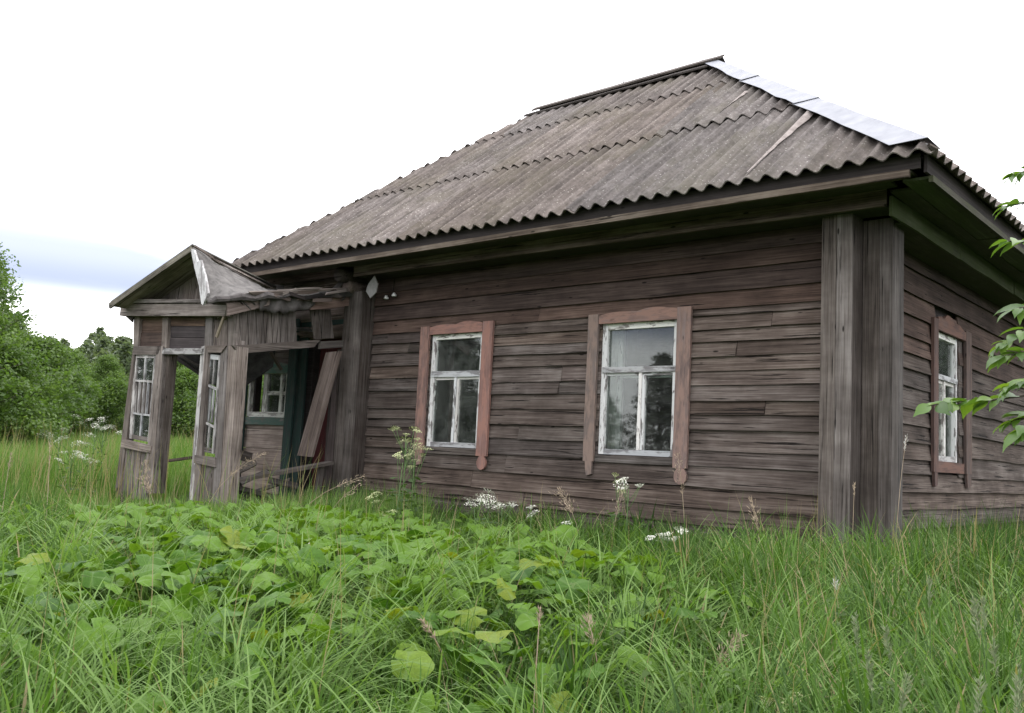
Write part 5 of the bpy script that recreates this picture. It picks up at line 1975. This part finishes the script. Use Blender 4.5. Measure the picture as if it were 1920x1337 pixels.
def parsley(x, y, h, n_umb, label, lean=(0, 0), old=False, spread=.12, seed=0, usz=.035):
    usz *= 1.55
    r = random.Random(seed)
    z0 = float(ground_z(x, y))
    t = thing("cow_parsley", label, "wildflower", (x, y, z0), 0, GP)
    top = Vector((lean[0] * h, lean[1] * h, h))
    sv, sf = tube_data([Vector((0, 0, -.05)), top * .5 + Vector((.01, 0, 0)), top * .9], [.007, .005, .003], 5, 0)
    ends = []
    for k in range(n_umb):
        a = 6.28 * k / n_umb + r.uniform(-.4, .4)
        rr = spread * r.uniform(.35, 1)
        e = top * r.uniform(.84, 1.04) + Vector((math.cos(a) * rr, math.sin(a) * rr, 0))
        st = top * r.uniform(.55, .82)
        v_, f_ = tube_data([st, st.lerp(e, .55) + Vector((0, 0, -.015)), e], [.003, .0025, .002], 4, len(sv))
        sv += v_; sf += f_
        ends.append(e)
    o = bpy.data.objects.new("stem", mesh_from("stem", sv, sf, True)); o.data.materials.append(M["stem"])
    COL.objects.link(o); o.parent = t
    # feathery leaves
    lv, lf = [], []
    for k in range(26):
        hh = r.uniform(.08, .6)
        a = r.uniform(0, 6.28)
        c = top * hh + Vector((math.cos(a), math.sin(a), r.uniform(-.2, .3))) * r.uniform(.03, .13)
        d = Vector((math.cos(a), math.sin(a), r.uniform(-.5, .3))).normalized() * r.uniform(.02, .05)
        sd = d.orthogonal().normalized() * d.length * .35
        b = len(lv)
        lv += [c - d, c + sd, c + d, c - sd]
        lf.append((b, b + 1, b + 2, b + 3))
    o = bpy.data.objects.new("foliage", mesh_from("foliage", lv, lf)); o.data.materials.append(M["tree_leaf"])
    COL.objects.link(o); o.parent = t
    for e in ends:
        vv, vf = [], []
        sz = usz * r.uniform(.7, 1.3)
        for k in range(52):
            a, rad = r.uniform(0, 6.28), sz * math.sqrt(r.uniform(0, 1))
            c = Vector((math.cos(a) * rad, math.sin(a) * rad, .018 - rad * rad * 6 + r.uniform(-.004, .004)))
            q = r.uniform(.0035, .0065)
            b = len(vv)
            tx_ = Vector((r.uniform(-.3, .3), r.uniform(-.3, .3), 1)).normalized()
            u_ = tx_.orthogonal().normalized()
            w_ = tx_.cross(u_)
            vv += [c + u_ * q, c + w_ * q, c - u_ * q, c - w_ * q]
            vf.append((b, b + 1, b + 2, b + 3))
            if k % 3 == 0:
                b = len(vv)
                vv += [Vector((0, 0, -.012)), c + u_ * .0012, c - u_ * .0012]
                vf.append((b, b + 1, b + 2))
        o = bpy.data.objects.new("umbel", mesh_from("umbel", vv, vf))
        o.data.materials.append(M["floret_old"] if old else M["floret"])
        COL.objects.link(o); o.parent = t
        o.location = e
        o.rotation_euler = (r.gauss(0, .25), r.gauss(0, .25), 0)
    return t


def at_depth(px, py, s):
    """ground spot and height for something whose top shows at px,py at s metres along the view"""
    d = ray(px, py)
    fl = d[0] * FWD2[0] + d[1] * FWD2[1]
    p = CAM + d * (s / fl)
    return p[0], p[1], p[2] - float(ground_z(p[0], p[1]))


pl = [
    (758, 808, 8.0, 7, "tall cow parsley in front of the left front window's left casing", True, .13, .03),
    (790, 835, 8.2, 6, "shorter cow parsley against the red casing of the left front window", True, .10, .03),
    (745, 850, 7.9, 4, "thin cow parsley left of the tall one by the left front window", True, .09, .03),
    (915, 926, 7.4, 5, "white cow parsley below the left front window's round casing drop", False, .10, .04),
    (992, 955, 7.1, 2, "small white cow parsley between the two front windows", False, .03, .035),
    (1055, 982, 6.8, 2, "low white cow parsley left of the middle window", False, .03, .03),
    (1172, 900, 7.0, 5, "slender cow parsley rising under the middle front window", False, .10, .028),
    (1240, 1000, 6.2, 5, "yellowish cow parsley below the middle window's round drop", False, .09, .028),
    (700, 930, 8.4, 3, "small cow parsley at the foot of the pilaster beside the porch", True, .06, .03),
    (968, 1118, 5.6, 1, "single white flower head low among the broad leaves", False, .02, .03),
    (568, 1112, 5.8, 2, "white flower heads low in the butterbur leaves, before the porch", False, .05, .03),
    (1500, 1305, 3.0, 4, "yellowish white cow parsley at the bottom edge of the photo", True, .05, .016),
    (655, 990, 7.0, 4, "cow parsley between the butterbur leaves and the pilaster", True, .08, .026),
    (180, 782, 13.5, 8, "tallest white cow parsley in the meadow left of the porch", False, .30, .05),
    (200, 800, 12.5, 9, "bushy white cow parsley touching the porch's left edge", False, .28, .05),
    (118, 804, 13.0, 4, "flat headed cow parsley farthest left in the meadow", False, .25, .06),
    (140, 820, 11.5, 6, "leaning cow parsley in the middle of the meadow flowers", False, .25, .045),
    (132, 850, 10.5, 5, "lower cow parsley in the meadow, below the leaning one", False, .14, .04),
    (165, 860, 10.6, 4, "small cow parsley close to the porch's lower left panel", False, .12, .035),
    (940, 938, 7.3, 5, "white cow parsley right beside the clump below the round casing drop", False, .09, .036),
    (895, 940, 7.6, 4, "white cow parsley at the left of the clump below the round casing drop", False, .08, .036),
    (1278, 995, 6.1, 3, "small white cow parsley under the middle window's right casing", False, .05, .03),
    (1165, 898, 7.1, 3, "pale cow parsley head against the wall under the middle window", True, .06, .03),
    (775, 845, 8.1, 5, "cow parsley tangled between the two by the left front window", True, .12, .03),
    (1470, 1320, 2.9, 3, "pale umbels at the bottom edge, left of the yellowish cow parsley", True, .04, .015),
    (725, 960, 7.4, 3, "greenish cow parsley in the grass right of the pilaster", True, .07, .028),
    (505, 945, 8.8, 2, "tiny cow parsley in the grass before the open side of the porch", True, .05, .025),
]
for k, (px, py, s, n_u_, lab, old, spd, us) in enumerate(pl):
    x, y, h = at_depth(px, py, s)
    if inside_house(np.array(x), np.array(y)):
        continue
    parsley(x, y, max(.2, h), n_u_, lab, (random.uniform(-.08, .08), random.uniform(-.08, .08)), old, spd, k, us)

# ------------------------------------------------------------------ dry grass stalks with plumes
GD = "dry grass stalks"


def plume(x, y, h, dx, dy, plen, label, mat, seed, wide=.03, dens=70, name="grass_stalk", group=GD, cat="grass stalk", stem_mat=None):
    r = random.Random(seed)
    t = thing(name, label, cat, (x, y, float(ground_z(x, y))), 0, group)
    pts = []
    for i in range(7):
        q = i / 6
        pts.append(Vector((dx * q ** 2, dy * q ** 2, h * (q - .12 * q ** 3 * min(1, math.hypot(dx, dy) * 3)))))
    v_, f_ = tube_data(pts, [.0028, .0026, .0024, .0022, .002, .0016, .001], 4, 0)
    o = bpy.data.objects.new("stem", mesh_from("stem", v_, f_, True)); o.data.materials.append(stem_mat or M["straw"])
    COL.objects.link(o); o.parent = t
    vv, vf = [], []
    for k in range(dens):
        q = 1 - plen * r.random()
        p = poly_at(pts, q)
        tan = (poly_at(pts, min(1, q + .05)) - poly_at(pts, q - .05)).normalized()
        env = math.sin(max(.05, (1 - q) / plen) ** .7 * math.pi * .9 + .15)
        off = Vector((r.gauss(0, 1), r.gauss(0, 1), r.gauss(-.3, .8))) * wide * .5 * max(.15, env)
        d = (tan * 1.4 + off.normalized()).normalized() * r.uniform(.008, .018)
        sd = d.orthogonal().normalized() * r.uniform(.0012, .0026)
        b = len(vv)
        c = p + off
        vv += [c - d, c + sd, c + d, c - sd]
        vf.append((b, b + 1, b + 2, b + 3))
    o = bpy.data.objects.new("seed_head", mesh_from("seed_head", vv, vf)); o.data.materials.append(mat)
    COL.objects.link(o); o.parent = t
    return t


def plume_px(px, py, s, bend_px, plen, label, mat, seed, **kw):
    x, y, h = at_depth(px, py, s)
    bend = bend_px / FPX * s
    bx_, by_ = x - math.cos(YAW) * bend, y - math.sin(YAW) * bend
    if inside_house(np.array(bx_), np.array(by_)):
        bx_, by_ = bx_ + .1, by_ - .35
    h = max(.15, float(CAM[2] * 0 + h + ground_z(x, y) - ground_z(bx_, by_)))
    plume(bx_, by_, h * 1.08, x - bx_, y - by_, plen, label, mat, seed, **kw)


ST, SE = M["straw"], M["seed"]
for k, a in enumerate((
    (1045, 915, 7.2, -50, .35, "big tan dry grass plume between the two front windows", ST, dict(wide=.07, dens=170)),
    (270, 868, 8.3, -20, .45, "pinkish dry plume bending over the porch's lower left panel", ST, dict(wide=.05, dens=110)),
    (262, 893, 8.2, -40, .35, "dry plume low before the porch's lower left panel", ST, dict(wide=.05, dens=110)),
    (500, 840, 8.0, 110, .35, "long dry grass stalk leaning right across the porch's open side", ST, dict(wide=.04, dens=120)),
    (685, 886, 7.8, 130, .22, "dry stalk with drooping head before the pilaster", ST, dict(wide=.04, dens=90)),
    (672, 908, 7.9, 60, .25, "small dry drooping head low before the pilaster", ST, dict(wide=.035, dens=70)),
    (1390, 1192, 3.6, 60, .45, "curved dry plume in the foreground below the corner boards", ST, dict(wide=.035, dens=150)),
    (790, 1165, 3.4, -70, .22, "brownish dry stalk leaning left in the foreground", ST, dict(wide=.012, dens=60)),
    (1568, 1098, 4.6, 4, .12, "white fluffy dry tip in the grass before the corner boards", M["paper"], dict(wide=.02, dens=60)),
    (1602, 920, 6.0, 3, .10, "thin pale dry stalk standing against the corner boards", ST, dict(wide=.008, dens=24)),
    (1408, 940, 6.0, -24, .35, "dry plume before the wall left of the corner boards", ST, dict(wide=.03, dens=90)),
    (1700, 830, 6.6, 20, .10, "dry stalk with nodding white tip right of the corner boards", M["paper"], dict(wide=.012, dens=30)),
    (1270, 860, 6.9, -20, .35, "wispy dry grass under the middle window's right side", ST, dict(wide=.05, dens=60)),
    (1168, 930, 7.0, 20, .3, "wispy dry grass under the middle window's left side", ST, dict(wide=.05, dens=60)),
    (20, 860, 6.5, 6, .2, "tall dry stalk at the far left of the meadow", ST, dict(wide=.01, dens=40)),
    (92, 840, 7.2, -8, .25, "tall dry stalk in the meadow below the flat headed flowers", ST, dict(wide=.012, dens=40)),
    (228, 930, 7.0, -3, .45, "brown dock stalk in the grass below the porch's left corner", M["iron"], dict(wide=.02, dens=90)),
    (1012, 1160, 3.0, 4, .10, "bare straw coloured stem upright in the middle foreground", ST, dict(wide=.006, dens=20)),
    (870, 1085, 4.8, 60, .3, "dry wisp bent over the butterbur leaves", ST, dict(wide=.05, dens=80)),
    (690, 1040, 5.2, 50, .35, "pale dry plume lying over the butterbur leaves", ST, dict(wide=.05, dens=80)),
    (1100, 1165, 3.5, -30, .3, "dry wisp between broad leaves right of the middle", ST, dict(wide=.03, dens=60)),
    (1460, 1130, 4.4, -20, .3, "thin dry plume right of the broad leaves", ST, dict(wide=.03, dens=60)),
)):
    plume_px(*a[:5], a[5], a[6], k + 1, **a[7])
for k in range(12):                       # pale green seed heads of cocksfoot at the lower right
    px, py = random.uniform(1560, 1915), random.uniform(1085, 1325)
    s = 3.4 - (py - 1085) / 240 * 1.3
    plume_px(px, py, s, random.uniform(-40, 40), .18, "pale green cocksfoot seed head in the grass at the lower right corner", SE, 100 + k,
             wide=.010, dens=60, name="cocksfoot_stalk", group="cocksfoot seed heads", cat="grass stalk", stem_mat=M["stem"])

# ------------------------------------------------------------------ young tree reaching in from the right


def simple_leaf():
    vs = [(0, 0, 0)]
    fs = []
    prof = [(.12, .10), (.3, .21), (.5, .25), (.7, .20), (.88, .09)]
    for t, w in prof:
        z = .05 * math.sin(t * 3.1) - .16 * t * t
        vs += [(t, -w, z + .05), (t, 0, z), (t, w, z + .05)]
    vs.append((1.05, 0, -.2))
    fs += [(0, 1, 2), (0, 2, 3)]
    for i in range(len(prof) - 1):
        a, b = 1 + 3 * i, 4 + 3 * i
        fs += [(a, b, b + 1, a + 1), (a + 1, b + 1, b + 2, a + 2)]
    e = 1 + 3 * (len(prof) - 1)
    fs += [(e, len(vs) - 1, e + 1), (e + 1, len(vs) - 1, e + 2)]
    return mesh_from("leaf", vs, fs, True)


def mat_sapling():
    mt, t, bs, out = new_mat("sapling_leaf")
    oi = N(t, "ShaderNodeObjectInfo")
    r = ramp(t, [(0, (.06, .12, .03)), (.6, (.11, .20, .045)), (1, (.17, .27, .06))])
    L(t, oi.outputs["Random"], r.inputs[0])
    L(t, r.outputs[0], bs.inputs["Base Color"])
    bs.inputs["Roughness"].default_value = .4
    tl = N(t, "ShaderNodeBsdfTranslucent")
    tcol = mixc(t, 1.0, r.outputs[0], (1.4, 1.4, .4), "MULTIPLY")
    L(t, tcol, tl.inputs[0])
    mx_ = N(t, "ShaderNodeMixShader"); mx_.inputs[0].default_value = .4
    L(t, bs.outputs[0], mx_.inputs[1]); L(t, tl.outputs[0], mx_.inputs[2]); L(t, mx_.outputs[0], out.inputs[0])
    return mt


SLF = simple_leaf()
SLF.materials.append(mat_sapling())


def cam_pt(px, py, s):
    d = ray(px, py)
    fl = d[0] * FWD2[0] + d[1] * FWD2[1]
    return Vector(CAM + d * (s / fl))


base_p = cam_pt(2120, 1100, 2.9)
base_p.z = float(ground_z(base_p.x, base_p.y))
sap = thing("sapling", "young leafy tree reaching in over the photo's right edge", "tree", base_p)
trunk_pts = [base_p, cam_pt(2110, 900, 2.9), cam_pt(2080, 600, 2.85), cam_pt(2050, 300, 2.8), cam_pt(2040, 120, 2.8)]
ttv, ttf = tube_data([p - base_p for p in trunk_pts], [.028, .024, .018, .012, .006], 7, 0)
o = bpy.data.objects.new("trunk", mesh_from("trunk", ttv, ttf, True)); o.data.materials.append(M["bark"]); COL.objects.link(o); o.parent = sap
twigs = [
    ([(2095, 760), (2000, 752), (1920, 742), (1860, 750), (1800, 752), (1745, 760)], 2.75, 11),
    ([(2100, 830), (2010, 800), (1940, 780), (1895, 790)], 2.7, 7),
    ([(2080, 640), (2000, 650), (1930, 660), (1880, 668)], 2.8, 9),
    ([(2075, 560), (1990, 590), (1925, 615), (1870, 655)], 2.85, 9),
    ([(2060, 420), (1985, 440), (1920, 452), (1890, 452)], 2.6, 4),
    ([(2050, 300), (1980, 305), (1930, 318), (1900, 330)], 3.3, 6),
    ([(2055, 380), (1985, 372), (1930, 378), (1885, 388)], 3.3, 7),
    ([(2080, 690), (2000, 700), (1945, 712), (1900, 725)], 2.65, 9),
    ([(2080, 540), (2010, 545), (1950, 570), (1905, 580)], 2.6, 4),
    ([(2090, 780), (2020, 770), (1960, 790), (1925, 805)], 2.6, 7),
]
bv, bf = [], []
lr = random.Random(5)
for pts, s, nl in twigs:
    nl = int(nl * 2.1)
    P_ = [cam_pt(px, py, s + .06 * math.sin(i * 1.9)) for i, (px, py) in enumerate(pts)]
    v_, f_ = tube_data([p - base_p for p in P_], [.007] + [.0045 - .0006 * i for i in range(len(P_) - 1)], 5, len(bv))
    bv += v_; bf += f_
    for k in range(nl):
        q = .42 + .58 * (k + 1) / nl
        p = poly_at(P_, q)
        tan = (poly_at(P_, min(1, q + .05)) - poly_at(P_, q - .05)).normalized()
        side = tan.cross(Vector((0, 0, 1))).normalized() * (1 if k % 2 else -1)
        d = (tan * lr.uniform(.5, 1.2) + side * lr.uniform(.3, .9) + Vector((0, 0, lr.uniform(-.5, .35)))).normalized()
        if k == nl - 1:
            d = (tan + Vector((0, 0, -.25))).normalized()
        up = Vector((lr.gauss(0, .3), lr.gauss(0, .3), 1))
        o = bpy.data.objects.new("leaf", SLF)
        COL.objects.link(o)
        o.parent = sap
        ln = lr.uniform(.045, .088)
        o.matrix_basis = Matrix.Translation(p - base_p) @ frame_at((0, 0, 0), d, up).to_3x3().to_4x4() @ Matrix.Scale(ln, 4)
o = bpy.data.objects.new("twigs", mesh_from("twigs", bv, bf, True)); o.data.materials.append(M["bark"]); COL.objects.link(o); o.parent = sap
o.name = "branch"

bpy.context.view_layer.update()
